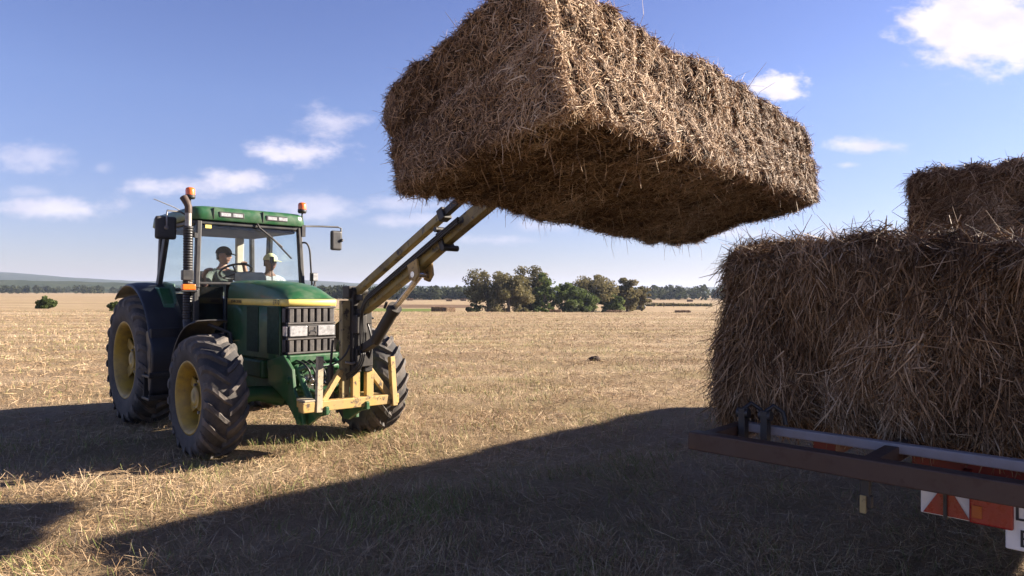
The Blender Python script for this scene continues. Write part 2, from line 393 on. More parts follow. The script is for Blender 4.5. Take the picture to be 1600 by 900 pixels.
def make_stubble(n=380000):
    r = np.exp(rng.uniform(np.log(2.6), np.log(75), n)); a = rng.uniform(R(42), R(138), n)
    x, y = r * np.cos(a), r * np.sin(a)
    q = np.stack([x, y, 0 * x], -1)
    sw = np.sin((y * math.cos(.19) - x * math.sin(.19)) * 2.3 + 2.2 * vnoise(q * .3, 15)); cl = np.clip(.5 + .5 * vnoise(q * 2.3, 11) + .3 * sw, 0, 1); keep = rng.random(n) < .22 + .78 * cl; sw = sw[keep]
    x, y, r, q = x[keep], y[keep], r[keep], q[keep]; n = len(x)
    z = terr(x, y); P = np.stack([x, y, z + .002], -1)
    gmask = fbm(q * .45, 3, 21) + .6 * vnoise(q * 2.2, 25); kind = rng.random(n)
    green = (kind < .10 + .42 * sstep(.1, .9, gmask)); up = (~green) & (kind > .76)
    th = rng.uniform(0, 2 * np.pi, n); D = np.stack([np.cos(th), np.sin(th), rng.uniform(-.02, .34, n)], -1)
    D[up, 2] = rng.uniform(.6, 3, up.sum()); D[green, 2] = rng.uniform(.7, 4, green.sum())
    far = np.clip(r / 9, .75, 3.6)
    L = rng.gamma(4, .028, n) * (1 + .12 * far) + .02; L[up] = rng.uniform(.03, .085, up.sum()) * (1 + .15 * far[up]); L[green] = rng.uniform(.03, .10, green.sum()) * (1 + .12 * far[green])
    Wd = rng.uniform(.0022, .0052, n) * far ** .9
    N = np.tile([0, 0, 1.0], (n, 1)) + rng.normal(size=(n, 3)) * .5
    P[:, 2] += np.where(up | green, 0, rng.random(n) ** 2 * .035)
    V, F = ribbons(P, D, N, L, Wd, rng.normal(0, .10, n))
    t = np.clip(rng.beta(2.2, 2.0, n) * .80 + .05 + .13 * fbm(q * .7, 2, 31) + .06 * sw, 0.0, .88); t[green] = rng.uniform(.91, 1, green.sum())
    dryg = green & (rng.random(n) < .35); t[dryg] = rng.uniform(.45, .85, dryg.sum())
    # taller tufts and long straws close to the trailer and tractor
    m = 90000; r2 = np.exp(rng.uniform(np.log(2.6), np.log(11), m)); a2 = rng.uniform(R(45), R(138), m); x2, y2 = r2 * np.cos(a2), r2 * np.sin(a2); q2 = np.stack([x2, y2, 0 * x2], -1)
    k2 = rng.random(m) < np.clip(.15 + .9 * (vnoise(q2 * 1.7, 81) + .3 * vnoise(q2 * 5, 82)), .04, 1); x2, y2, q2 = x2[k2], y2[k2], q2[k2]; m = len(x2)
    th = rng.uniform(0, 2 * np.pi, m) * .55 + 2.2 * vnoise(q2 * .9, 83); D2 = np.stack([np.cos(th), np.sin(th), rng.uniform(.05, 1.3, m) ** 1.6], -1)
    g2 = rng.random(m) < .08 + .5 * sstep(.15, .8, fbm(q2 * .5, 2, 85)); D2[g2, 2] += .6
    P2 = np.stack([x2, y2, terr(x2, y2)], -1); V2, F2 = ribbons(P2, D2, np.tile([0, 0, 1.0], (m, 1)) + rng.normal(size=(m, 3)) * .6, rng.uniform(.05, .17, m), rng.uniform(.0018, .0042, m), rng.normal(.05, .14, m))
    t2 = np.clip(rng.beta(2.4, 1.6, m) * .88, 0, .88); t2[g2] = rng.uniform(.91, 1, g2.sum())
    F = np.concatenate([F, F2 + len(V)]); V = np.concatenate([V, V2]); t = np.concatenate([t, t2])
    o = link('stubble', mesh_np('stubble', V, F, [M['stubble']], np.repeat(t, 6)))
    props(o, 'dry cut straw and stubble with a few green blades covering the field', 'stubble', kind='stuff')
make_stubble()

# ------------------------------------------------------------------ hills, far wood
def forest_mat(name, stops, scale):
    g = G(name); f = g.noise(scale, 7, .7); c = g.ramp(f, stops); g.l(c, g.b.inputs['Base Color']); g.b.inputs['Roughness'].default_value = .95
    g.b.inputs['Specular IOR Level'].default_value = .05; return g.m
def ridge(name, dist, depth, prof, mat, seed, rough):
    """hill range: prof gives (pixel x, pixel y of its skyline) at that distance"""
    xs = [(p - 800) / FPX * dist for p, _ in prof]; hs = [CAM_H + (457 - q) / FPX * dist for _, q in prof]
    X = np.linspace(xs[0], xs[-1], 260); H = np.interp(X, xs, hs); rows = []
    for t in np.linspace(0, 1, 16):
        yy = dist + (t - .55) * depth; k = math.sin(min(1, t / .55) * math.pi / 2) if t < .55 else math.cos((t - .55) / .45 * math.pi / 2)
        xx = X * yy / dist
        nz = fbm(np.stack([xx / rough[0], np.full_like(xx, yy) / rough[0], 0 * xx], -1), 4, seed) * rough[1] * k
        rows.append(np.stack([xx, np.full_like(xx, yy), (H + 3) * k + nz - 3], -1))
    V = np.concatenate(rows); m = len(X); i, j = np.meshgrid(np.arange(15), np.arange(m - 1), indexing='ij')
    F = np.stack([i * m + j, i * m + j + 1, (i + 1) * m + j + 1, (i + 1) * m + j], -1).reshape(-1, 4)
    o = link(name, mesh_np(name, V, F, [mat], smooth=True)); o['kind'] = 'structure'
hm = forest_mat('wooded_hillside', [(.35, (.030, .042, .020)), (.55, (.055, .068, .03)), (.7, (.11, .10, .05))], .02)
ridge('hills', 3200, 2600, [(-900, 438), (-300, 424), (0, 430), (90, 435), (200, 441), (330, 442), (480, 441), (560, 444), (700, 449), (860, 452), (1000, 451), (1150, 448), (1300, 450), (1700, 446), (2500, 440)], hm, 41, (260, 5))
ridge('wooded_hills', 1100, 500, [(-900, 444), (-200, 439), (0, 441), (120, 443), (230, 447), (330, 451), (520, 456), (700, 458)], hm, 51, (60, 2.0))

def leaf_mat(name, dark, mid_, light):
    g = G(name); a = g.n('ShaderNodeAttribute', attribute_name='tint')
    c = g.ramp(a.outputs['Fac'], [(0, dark), (.5, mid_), (1, light)]); g.l(c, g.b.inputs['Base Color'])
    g.b.inputs['Roughness'].default_value = .65; g.b.inputs['Specular IOR Level'].default_value = .25
    tl = g.n('ShaderNodeBsdfTranslucent'); g.l(c, tl.inputs[0]); ms = g.n('ShaderNodeMixShader'); ms.inputs[0].default_value = .45
    g.l(g.b.outputs[0], ms.inputs[1]); g.l(tl.outputs[0], ms.inputs[2]); g.l(ms.outputs[0], g.o.inputs[0]); return g.m
M['leaf_olive'] = leaf_mat('olive_brown_leaves', (.08, .075, .03), (.16, .138, .062), (.26, .22, .112))
M['leaf_green'] = leaf_mat('mid_green_leaves', (.05, .07, .02), (.095, .13, .036), (.17, .205, .07))
M['leaf_dark'] = leaf_mat('dark_green_leaves', (.028, .036, .016), (.050, .060, .026), (.09, .095, .042))
M['bark'] = paint('tree_bark', (.13, .10, .075), .9, (.07, .06, .05), .8, 4, bump=.03)

def leaf_quads(C, size):
    n = len(C); N = rand_dir(n); T = rand_dir(n); X = np.cross(N, T); X /= np.linalg.norm(X, axis=1, keepdims=True); Y = np.cross(N, X)
    s = size[:, None]; V = np.stack([C - X * s - Y * s * .6, C + X * s - Y * s * .6, C + X * s + Y * s * .6, C - X * s + Y * s * .6], 1).reshape(-1, 3)
    return V, (np.arange(n)[:, None] * 4 + np.arange(4))
def far_wood():
    Vs, Fs, Ts, b = [], [], [], 0
    spec = []
    for i in range(330): y = rng.uniform(330, 430); spec.append((rng.uniform(-.30, -.03) * y, y, rng.uniform(4, 7)))
    for i in range(230): y = rng.uniform(360, 440); spec.append((rng.uniform(.13, .75) * y, y, rng.uniform(4.5, 9)))
    for i in range(260): y = rng.uniform(560, 800); spec.append((rng.uniform(-.95, -.28) * y, y, rng.uniform(4, 8)))
    for i in range(160): y = rng.uniform(340, 400); spec.append((rng.uniform(-.03, .15) * y, y, rng.uniform(3.5, 6)))
    for x, y, h in spec:
        n = 120; z = float(terr(np.array([x]), np.array([y]))[0]); w = h * rng.uniform(.32, .55)
        d = rand_dir(n) * rng.uniform(.55, 1, (n, 1)); C = d * [w, w, h * .5] + [x, y, z + h * .52]
        lump = fbm(C * .7, 2, 61); C = C + d * lump[:, None] * .6
        V, F = leaf_quads(C, rng.uniform(.35, .8, n) * h / 7); Vs.append(V); Fs.append(F + b); b += len(V)
        Ts.append(np.repeat(np.clip(rng.uniform(.1, .6) + rng.normal(0, .15, n), 0, 1), 4))
    o = link('far_wood', mesh_np('far_wood', np.concatenate(Vs), np.concatenate(Fs), [M['leaf_dark']], np.concatenate(Ts)))
    props(o, 'dark far-off wood along the edge of the fields', 'wood', kind='stuff')
far_wood()

def at(px, y, x_off=0): return (px - 800) / FPX * y + x_off
def tree(name, label, px, y, top_px, w_px, leaf, cat='tree', n=8000, group=None, trunk=True, low=.12, lobes=34, droop=0.0, base_px=None, leafs=.15, gaps=.45):
    x = at(px, y); z0 = float(terr(np.array([x]), np.array([y]))[0]) - .05
    if trunk: top_px -= 5; w_px *= 1.18
    top = CAM_H + (457 - top_px) / FPX * y; h = top - z0; w = w_px / FPX * y / 2
    t = thing(name, label, cat, (x, y, z0), rng.uniform(0, 6.28), group)
    # crown: lobes of leaf clusters on limbs
    L = []
    if trunk: lobes = max(44, int(lobes * 1.3))
    while len(L) < lobes:
        d = rand_dir(1)[0]; rr = rng.uniform(.35, .88); p = d * rr
        zz = (p[2] * .5 + .5); wz = 1 - .35 * max(0, low + .15 - zz) / (low + .15)
        prof = math.sqrt(max(.08, 1 - (2 * max(0, zz - .5)) ** 2 * .75))
        L.append((p[0] * w * prof * wz, p[1] * w * prof * wz, h * (low + (1 - low - .10) * zz)))
    n = int(n * 1.7); L = np.array(L); k = rng.integers(0, lobes, n); sz = rng.uniform(.20, .37, lobes) * min(w, h * .6)
    L[:, 2] = h * low + (L[:, 2] - L[:, 2].min()) / np.ptp(L[:, 2]) * (h * (1 - low) - sz.mean() * .8)
    L[:, :2] *= max(.2, (w - sz.mean() * .6)) / np.abs(L[:, :2]).max()
    d = rand_dir(n) * (rng.random((n, 1)) ** .45); C = L[k] + d * sz[k][:, None] * [1, 1, .75]
    C[:, 2] -= droop * np.abs(d[:, 0]) * sz[k]
    keep = fbm(C * 1.3 + px, 2, 71) > -gaps; C, k = C[keep], k[keep]
    C[:, 2] = np.clip(C[:, 2], .05, h * 1.03)
    V, F = leaf_quads(C, rng.uniform(.5, 1.25, len(C)) * leafs)
    tint = np.clip(rng.normal(.45, .16, lobes)[k] + rng.normal(0, .16, len(C)), 0, 1)
    link('crown' if trunk else 'foliage', mesh_np(name, V, F, [leaf], np.repeat(tint, 4)), t)
    mb = MB(); r0 = .035 * h if trunk else .03
    hh = h * (.45 if trunk else .4); mb.tube([(0, 0, -.1), (.02 * h, .01 * h, hh * .5), (-.02 * h, .02 * h, hh), (.01 * h, 0, h * .8)], [r0 * 1.3, r0, r0 * .75, r0 * .2], 8)
    for q in range(min(lobes, 9 if trunk else 4)):
        e = Vector(L[q]); s0 = Vector((0, .01 * h, hh * rng.uniform(.45, 1.0))); mb.tube([s0, s0.lerp(e, .5) + Vector((0, 0, .04 * h)), e], [r0 * .5, r0 * .32, r0 * .1], 6)
    mb.build('trunk' if trunk else 'stem', M['bark'], t)
    return t
TG = 'trees standing in the middle of the far field'
tree('tree', 'brownish sparse tree at the outer edge of the larger clump', 762, 124, 424, 62, M['leaf_olive'], n=6500, lobes=30, group=TG, gaps=.15)
tree('tree', 'broad dark olive tree at the front of the larger clump', 795, 116, 432, 72, M['leaf_olive'], n=10000, lobes=40, low=.05, group=TG)
tree('tree', 'tallest olive tree, rising behind the front tree of the clump', 826, 126, 420, 62, M['leaf_olive'], n=9000, lobes=36, group=TG)
tree('tree', 'thin leaning green tree on the gap side of the larger clump', 851, 121, 430, 40, M['leaf_green'], n=5000, lobes=24, low=.03, group=TG, gaps=.12)
tree('tree', 'low fresh green tree filling the gap between the two clumps', 886, 124, 445, 44, M['leaf_green'], n=6000, lobes=26, low=.02, group=TG)
tree('tree', 'wide brown topped tree leading the smaller clump', 926, 132, 430, 74, M['leaf_olive'], n=9000, lobes=38, group=TG)
tree('tree', 'green bushy tree under the wide brown topped tree', 908, 126, 452, 46, M['leaf_green'], n=5000, lobes=24, low=.02, group=TG)
tree('tree', 'rounded brown olive tree at the far end of the smaller clump', 980, 136, 437, 40, M['leaf_olive'], n=6500, lobes=28, group=TG)
tree('tree', 'small thin tree beside the row of dark wrapped bales', 1003, 140, 451, 26, M['leaf_olive'], n=3000, lobes=18, group=TG)
tree('tree', 'short green tree between the two brown trees of the smaller clump', 955, 130, 456, 34, M['leaf_green'], n=4000, lobes=20, low=.02, group=TG)
BG = 'low bushes at the foot of the trees'
tree('bush', 'dark round bush at the outer foot of the larger clump', 740, 110, 474, 30, M['leaf_dark'], 'bush', 2600, BG, False, .05, 18)
tree('bush', 'long low dark bush below the gap between the clumps', 903, 108, 477, 56, M['leaf_dark'], 'bush', 3800, BG, False, .05, 24)
tree('bush', 'small green bush below the thin leaning tree', 842, 108, 480, 34, M['leaf_green'], 'bush', 2400, BG, False, .05, 16)
tree('bush', 'small olive bush in front of the broad dark tree', 815, 108, 481, 24, M['leaf_olive'], 'bush', 1800, BG, False, .05, 14)
tree('bush', 'lone green bush in the open field beyond the tractor', 72, 74, 465, 30, M['leaf_green'], 'bush', 5200, None, False, .02, 60, leafs=.085, gaps=.8)
tree('bush', 'pale scrubby bush beside the rear wheel of the tractor', 176, 60, 474, 22, M['leaf_green'], 'bush', 900, None, False, .05, 12, leafs=.08, gaps=0)

# hedge and rails at the far side, on the right
def hedge():
    n = 2600; px = rng.uniform(1008, 1112, n); y = 190 + rng.normal(0, .6, n); x = (px - 800) / FPX * y
    z = terr(x, y) + rng.uniform(0, 1, n) ** 1.3 * .65; V, F = leaf_quads(np.stack([x, y, z], -1), rng.uniform(.12, .32, n))
    o = link('hedge', mesh_np('hedge', V, F, [M['leaf_olive']], np.repeat(rng.uniform(0, 1, n), 4)))
    props(o, 'low scrubby hedge strip crossing the field past the last tree', 'hedge')
hedge()
f = thing('rail_fence', 'short brown rail fence in front of the low hedge', 'fence', (at(1018, 178), 178, float(terr(np.array([at(1018, 178)]), np.array([178.]))[0])))
for k in range(4): MB().box((k * 2.6 - 2, 0, .6), (.14, .14, 1.3)).build('post', M['bark'], f)
MB().bar((-2.2, -.09, 1.05), (6.0, -.09, 1.05), .05, .14).build('rail', M['bark'], f)

def strip(name, x0, x1, y0, y1, mat):
    X, Y = np.meshgrid(np.linspace(x0, x1, 30), np.linspace(y0, y1, 12)); Z = terr(X, Y) + .03
    edge = (np.abs(np.linspace(-1, 1, 12))[:, None] ** 2) * np.ones_like(X); V = np.stack([X, Y + 0 * edge, Z], -1).reshape(-1, 3)
    i, j = np.meshgrid(np.arange(11), np.arange(29), indexing='ij'); F = np.stack([i * 30 + j, i * 30 + j + 1, (i + 1) * 30 + j + 1, (i + 1) * 30 + j], -1).reshape(-1, 4)
    o = link(name, mesh_np(name, V, F, [mat], smooth=True)); o['kind'] = 'structure'
gs = forest_mat('green_strip', [(.3, (.10, .14, .03)), (.6, (.17, .20, .06)), (.75, (.24, .22, .09))], .6)
bs = forest_mat('bare_earth_strip', [(.3, (.13, .085, .055)), (.6, (.20, .135, .085)), (.8, (.30, .22, .14))], .4)
strip('grass_strip', at(560, 150), at(700, 150), 128, 152, gs)
strip('earth_strip', at(600, 190), at(745, 190), 160, 200, bs)

# air between the camera and the far hills
hz = bpy.data.materials.new('air'); hz.use_nodes = True; ht = hz.node_tree; ht.nodes.clear()
ho_ = ht.nodes.new('ShaderNodeOutputMaterial'); hv = ht.nodes.new('ShaderNodeVolumePrincipled'); ht.links.new(hv.outputs[0], ho_.inputs['Volume'])
hv.inputs['Color'].default_value = (.62, .74, 1, 1); hv.inputs['Density'].default_value = HAZE; hv.inputs['Anisotropy'].default_value = .2
mb = MB(); mb.box((0, 3000, 46), (16000, 9000, 102)); props(mb.build('haze', hz), kind='stuff')

# ------------------------------------------------------------------ bales
def bale(name, label, loc, rot, dims, seed, nblade, wid, length, group, hang=.5, amp=.05, faces=None, cat='straw bale', rnd=.10, ridges=0.0, fuzz=1.0, res=.055, warp=None, rax=1, align=.6, mat='straw'):
    """dims along x,y,z; core mesh plus loose straw standing off it"""
    t = thing(name, label, cat, loc, 0, group); t.rotation_euler = rot
    dx, dy, dz = [k / 2 for k in dims]
    def deform(P, N):
        q = np.clip(P, [-dx + rnd, -dy + rnd, -dz + rnd], [dx - rnd, dy - rnd, dz - rnd]); d = P - q; l = np.linalg.norm(d, axis=1, keepdims=True)
        n_ = np.where(l > 1e-6, d / np.maximum(l, 1e-6), N); P2 = q + n_ * rnd
        a = amp * (fbm(P * 2.1 + seed * 7.3, 3, seed) * .75 + .5 * fbm(P * 6 + seed, 2, seed + 5))
        if ridges:
            lx = P[:, rax] / (.15 if rax else .30) + .8 * vnoise(P * 2.2, seed + 9) + P[:, 2] * (1.2 if rax else .2)
            a = a - ridges * np.abs(np.sin(lx * math.pi)) ** 6
            if rax: a = a - ridges * .9 * np.exp(-((P[:, 2] - .13 * dz - .05 * vnoise(P * 2.5, seed + 3)) / .035) ** 2)
        P2 = P2 + n_ * a[:, None]
        for wc, wd_ in warp or ():
            w = np.clip((P2 / [dx, dy, dz] * wc + 1) / 2, 0, 1).prod(1, keepdims=True); P2 = P2 + w * np.array(wd_)
        return P2, n_
    axes = [(0, 1), (0, -1), (1, 1), (1, -1), (2, 1), (2, -1)]; h = (dx, dy, dz); Vs, Fs, b = [], [], 0
    for ax, sg in axes:
        u, v = [(1, 2), (0, 2), (0, 1)][ax]; nu = max(2, int(2 * h[u] / res)); nv = max(2, int(2 * h[v] / res))
        A, B = np.meshgrid(np.linspace(-h[u], h[u], nu), np.linspace(-h[v], h[v], nv)); P = np.zeros(A.shape + (3,)); P[..., u] = A; P[..., v] = B; P[..., ax] = sg * h[ax]
        P = P.reshape(-1, 3); N = np.zeros_like(P); N[:, ax] = sg; V, _ = deform(P, N)
        i, j = np.meshgrid(np.arange(nv - 1), np.arange(nu - 1), indexing='ij'); F = np.stack([i * nu + j, i * nu + j + 1, (i + 1) * nu + j + 1, (i + 1) * nu + j], -1).reshape(-1, 4)
        flip = (sg > 0) == (ax == 1)
        if flip: F = F[:, ::-1]
        Vs.append(V); Fs.append(F + b); b += len(V)
    V = np.concatenate(Vs); F = np.concatenate(Fs)
    link('packed_straw', mesh_np('packed_straw', V, F, [M['packed']], smooth=True), t)
    if nblade:
        ar = np.array([h[[(1, 2), (0, 2), (0, 1)][a][0]] * h[[(1, 2), (0, 2), (0, 1)][a][1]] for a, _ in axes])
        if faces is not None: ar = ar * np.array(faces)
        k = rng.choice(6, nblade, p=ar / ar.sum()); P = rng.uniform(-1, 1, (nblade, 3)) * h; N = np.zeros((nblade, 3))
        for q, (ax, sg) in enumerate(axes): P[k == q, ax] = sg * h[ax]; N[k == q, ax] = sg
        P2, N2 = deform(P, N)
        L = rng.uniform(*length, nblade) * rng.uniform(.6, 1.0, nblade)
        D = rand_dir(nblade); D[:, 2] -= hang * (.25 + .75 * rng.random(nblade)) * (np.abs(N[:, 2]) < .5); D += align * np.stack([vnoise(P * 2.6 + 17 * q, seed + q) for q in range(3)], 1)
        D = D - N2 * (D * N2).sum(1, keepdims=True) * .93; D = D / np.linalg.norm(D, axis=1, keepdims=True)
        D = D + N2 * (rng.normal(.03, .10, nblade) + fuzz * .55 * rng.random(nblade) ** 7)[:, None]
        D /= np.linalg.norm(D, axis=1, keepdims=True)
        P3 = P2 + N2 * rng.uniform(-.004, .012, nblade)[:, None] - D * L[:, None] * .4
        V, F = ribbons(P3, D, N2 + rng.normal(size=(nblade, 3)) * .55, L, rng.uniform(.55, 1.35, nblade) * wid, rng.normal(.02, .13, nblade))
        tint = np.clip(rng.beta(2.0, 2.2, nblade) + .20 * fbm(P * 2.2 + seed, 3, seed + 2), 0, 1)
        nw = int(900 * fuzz) if res < .06 else 0
        if nw:
            kk = rng.choice(nblade, nw); W3 = D[kk] * .5 + N2[kk] * rng.uniform(.1, .9, (nw, 1)) + rand_dir(nw) * .45 + [0, 0, -.25]
            lowb = (P2[kk][:, 2] < -dz * .8); W3[lowb, 2] -= .8
            V2, F2 = ribbons(P2[kk], W3, rand_dir(nw), rng.uniform(.06, .24, nw) * rng.uniform(.5, 1.2, nw), np.full(nw, wid * .75), rng.normal(0, .16, nw))
            F = np.concatenate([F, F2 + len(V)]); V = np.concatenate([V, V2]); tint = np.concatenate([tint, rng.uniform(.3, 1, nw)])
        s = link('loose_straw', mesh_np('loose_straw', V, F, [M[mat]], np.repeat(tint, 6)), t); s['kind'] = 'stuff'
    return t
BALE_ROT = Matrix.Rotation(R(-43.545), 3, 'Z') @ Matrix.Rotation(R(-12.0), 3, 'Y') @ Matrix.Rotation(R(-2.22), 3, 'X')
bale('straw_bale', 'big square straw bale lifted high in the air on the loader', (.974, 5.441, 2.862), BALE_ROT.to_euler(), (1.53, 3.60, .755), 3, 150000, .0044, (.05, .17),
     None, hang=.6, amp=.05, rnd=.045, ridges=.05, fuzz=1.8, res=.035, warp=[((1, -1, 1), (-.10, -.03, .21)), ((-1, -1, -1), (0, -.03, .055)), ((-1, -1, 1), (-.03, -.03, 0))])
A_ = Vector((.685, .728, 0)); R_ = Vector((.728, -.685, 0)); TZ = math.atan2(-.685, .728)      # trailer: A_ forward, R_ to its right
T0 = Vector((1.16, 3.84, 0))                                                                   # rear left foot of the load
def tp(r, a, z): p = T0 + R_ * r + A_ * a; return Vector((p.x, p.y, z))
TB = 'straw bales loaded on the trailer'
b0 = bale('straw_bale', 'nearest straw bale lying across the back of the trailer', tp(1.22, .62, 1.545), (0, 0, TZ), (2.44, 1.24, .92), 11, 78000, .0050, (.07, .34), TB, hang=2.6, amp=.085, rnd=.13, fuzz=2.0, ridges=.09, rax=0, align=.8, mat='straw_shaded', faces=(.5, .8, .15, 3.2, 1.2, .25), res=.045)
b1 = bale('straw_bale', 'dark straw bale standing in the upper layer of the trailer load', tp(1.24, 4.62, 2.49), (0, 0, TZ), (2.36, 1.24, .94), 17, 36000, .007, (.08, .32), TB, hang=1.3, amp=.06, rnd=.10, fuzz=1.0, ridges=.07, rax=0, align=.8, mat='straw_shaded', faces=(.5, .8, .15, 3.0, 1.2, .25))
def copy_thing(o, loc, label, rz=None):
    c = o.copy(); COL.objects.link(c); c.location = loc; c['label'] = label
    if rz is not None: c.rotation_euler = (0, 0, rz)
    for ch in o.children:
        k = ch.copy(); COL.objects.link(k); k.parent = c; k.matrix_parent_inverse = ch.matrix_parent_inverse.copy()
    return c
LOW = 'straw bale in the lower layer of the trailer load, behind the nearest bale'
UPP = 'straw bale in the upper layer of the trailer load, behind the front dark one'
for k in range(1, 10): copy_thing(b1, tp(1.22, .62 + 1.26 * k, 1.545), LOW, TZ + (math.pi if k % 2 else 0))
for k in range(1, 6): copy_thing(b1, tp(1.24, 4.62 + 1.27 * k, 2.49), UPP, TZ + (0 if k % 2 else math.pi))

FB = 'far straw bales lying in the field'
def far_bale(px, y, rz, label, L=2.4, first=[None]):
    x = at(px, y); z = float(terr(np.array([x]), np.array([y]))[0])
    if first[0] is None:
        first[0] = bale('straw_bale', label, (x, y, z + .44), (0, 0, R(rz)), (2.4, 1.2, .92), 23, 3500, .03, (.15, .4), FB, res=.12, amp=.05); return
    copy_thing(first[0], (x, y, z + .44), label, R(rz))
far_bale(1067, 113, 4, 'dark far bale in the field beside the trailer load')
far_bale(960, 112, 8, 'far bale just below the smaller clump of trees')
far_bale(866, 114, -6, 'flat far bale between the two clumps of trees')
far_bale(701, 128, 50, 'darkest far bale beside the outermost bush of the trees')
far_bale(684, 132, 10, 'far bale next to the darkest one, on its tractor side')
far_bale(702, 290, 12, 'tiny far bale in front of the distant wood, halfway to the trees')
far_bale(724, 300, 5, 'tiny far bale in front of the distant wood, nearest the trees')
far_bale(641, 310, 20, 'tiny far bale seen just under the loader cylinder')
far_bale(1078, 300, 0, 'tiny far bale in the distance past the low hedge')
def wrapped(px, y, label, first=[None]):
    x = at(px, y); z = float(terr(np.array([x]), np.array([y]))[0])
    if first[0] is None:
        mb = MB(); mb.lathe([(-.6, .0), (-.6, .45), (-.56, .56), (-.45, .62), (0, .63), (.45, .62), (.56, .56), (.6, .45), (.6, 0)], 'y', (0, 0, .62), 24)
        first[0] = props(mb.build('wrapped_bale', paint('black_film', (.03, .03, .033), .3, (.12, .12, .12), .6, 3)), label, 'wrapped bale', 'dark wrapped bales under the trees')
        first[0].location = (x, y, z); return
    o = first[0].copy(); COL.objects.link(o); o.location = (x, y, z); o['label'] = label
for k, (p, nm) in enumerate(((988, 'first'), (993, 'second'), (998, 'third'), (1003, 'last'))):
    wrapped(p + 1, 150, f'round dark wrapped bale, {nm} of the row counted from the tall trees')

# ------------------------------------------------------------------ tractor
TX, TY, TYAW = -2.564, 7.995, R(-45.714)
trac = thing('tractor', 'green farm tractor with yellow rims driving with a bale loader on its front', 'tractor', (TX, TY, 0), TYAW)

def wheel(x, y, zc, Rt, w, rim_r, nl, lug_h, side):
    """one wheel: hub disc with tyre and rim as its pieces; axis along y, outer face towards side"""
    hub = MB(); hub.lathe([(side * .02, .0), (side * .10, .0)], 'y', n=8)
    hub = MB(); s = side; dz = w * .20
    hub.lathe([(s * dz, 0), (s * (dz + .05), 0), (s * (dz + .05), .09), (s * (dz + .035), .115), (s * (dz - .02), .125), (s * (dz - .03), rim_r * .50), (s * (dz - .06), rim_r * .52)], 'y', n=40)
    hub.lathe([(s * (dz - .15), 0), (s * (dz - .15), rim_r - .078), (s * (dz - .16), rim_r - .078)], 'y', n=40, mi=2)  # black disc paints the shade seen through the gaps between spokes
    for k in range(8):
        q = 2 * math.pi * k / 8; hub.tube([(math.cos(q) * .165, s * (dz - .03), math.sin(q) * .165), (math.cos(q) * .165, s * (dz + .008), math.sin(q) * .165)], .017, 6, 1)
    for k in range(6):
        q = 2 * math.pi * (k + .5) / 6; a = Vector((math.cos(q), 0, math.sin(q)))
        hub.bar(a * rim_r * .46 + Vector((0, s * (dz - .035), 0)), a * (rim_r * .96) + Vector((0, s * (dz - .02), 0)), rim_r * .27, .02, 0, up=(0, 1, 0))
    ho = hub.build('wheel', [M['rim'], M['steel'], M['void']], trac, bevel=.004); ho.location = (x, y, zc)
    rim = MB(); hw = w * .43
    rim.lathe([(-s * hw, rim_r + .01), (-s * hw, rim_r - .03), (-s * (hw - .06), rim_r - .06), (0, rim_r - .075), (s * (dz + .01), rim_r - .07), (s * (hw - .05), rim_r - .05), (s * (hw - .01), rim_r - .025), (s * (hw + .012), rim_r + .0), (s * (hw + .012), rim_r + .018), (s * (hw - .01), rim_r + .02)], 'y', n=64)
    rim.build('rim', M['rim'], ho)
    ty = MB(); sh = Rt - lug_h
    half = [(.40 * w, rim_r - .005), (.455 * w, rim_r + .015), (.50 * w, rim_r + (sh - rim_r) * .45), (.495 * w, rim_r + (sh - rim_r) * .70), (.455 * w, sh - .045), (.36 * w, sh - .012), (.18 * w, sh)]
    prof = [(-a, r) for a, r in half] + [(0, sh + .002)] + half[::-1]
    ty.lathe(prof, 'y', n=72)
    def rad_at(y_):
        a = abs(y_); xs = [0] + [h_[0] for h_ in half[::-1]][:4]; rs = [sh] + [h_[1] for h_ in half[::-1]][:4]
        return float(np.interp(a, xs, rs))
    span = .40 * w / Rt * 1.15; stn = [(-.02, 0.0, 1.0), (.14, .26, 1.0), (.28, .58, 1.0), (.40, .88, .96), (.475, 1.05, .80), (.515, 1.10, .42)]
    for sgn in (-1, 1):
        for k in range(nl):
            p0 = 2 * math.pi * (k + (.5 if sgn > 0 else 0)) / nl; rows = []
            for fr, sp, hk in stn:
                yy = sgn * fr * w; ph = p0 + sp * span; rb = rad_at(min(abs(yy), .455 * w)); tw = .030 + .010 * sp
                if fr > .45: rb = sh - .06 - (fr - .45) * .5
                rt = min(Rt, rb + lug_h * hk + (.02 if fr > .45 else 0)) if fr <= .45 else rb + lug_h * hk + .03
                sk = -.35
                def pt(r, dt, ph=ph, yy=yy): return (r * math.cos(ph + dt), yy, r * math.sin(ph + dt))
                rows.append([pt(rb - .015, -tw * 1.5 / Rt), pt(rt, -tw * .72 / Rt), pt(rt, tw * .72 / Rt), pt(rb - .015, tw * 1.5 / Rt)])
            b0_ = len(ty.v); ty.grid(rows, 1, False); m_ = len(rows); ty.add(rows[0], [(0, 1, 2, 3)], 1); ty.add(rows[-1], [(3, 2, 1, 0)], 1)
    to = ty.build('tyre', [M['tyre'], M['lug']], ho)
    return ho
M['lug'] = paint('dusty_tyre_lugs', (.062, .057, .054), .72, (.20, .17, .145), .8, 5, bump=.003)
for sgn in (-1, 1):
    wheel(0, sgn * 1.0, .635, .665, .43, .375, 19, .045, sgn)
    wheel(-2.648, sgn * .885, .835, .875, .51, .505, 21, .048, sgn)

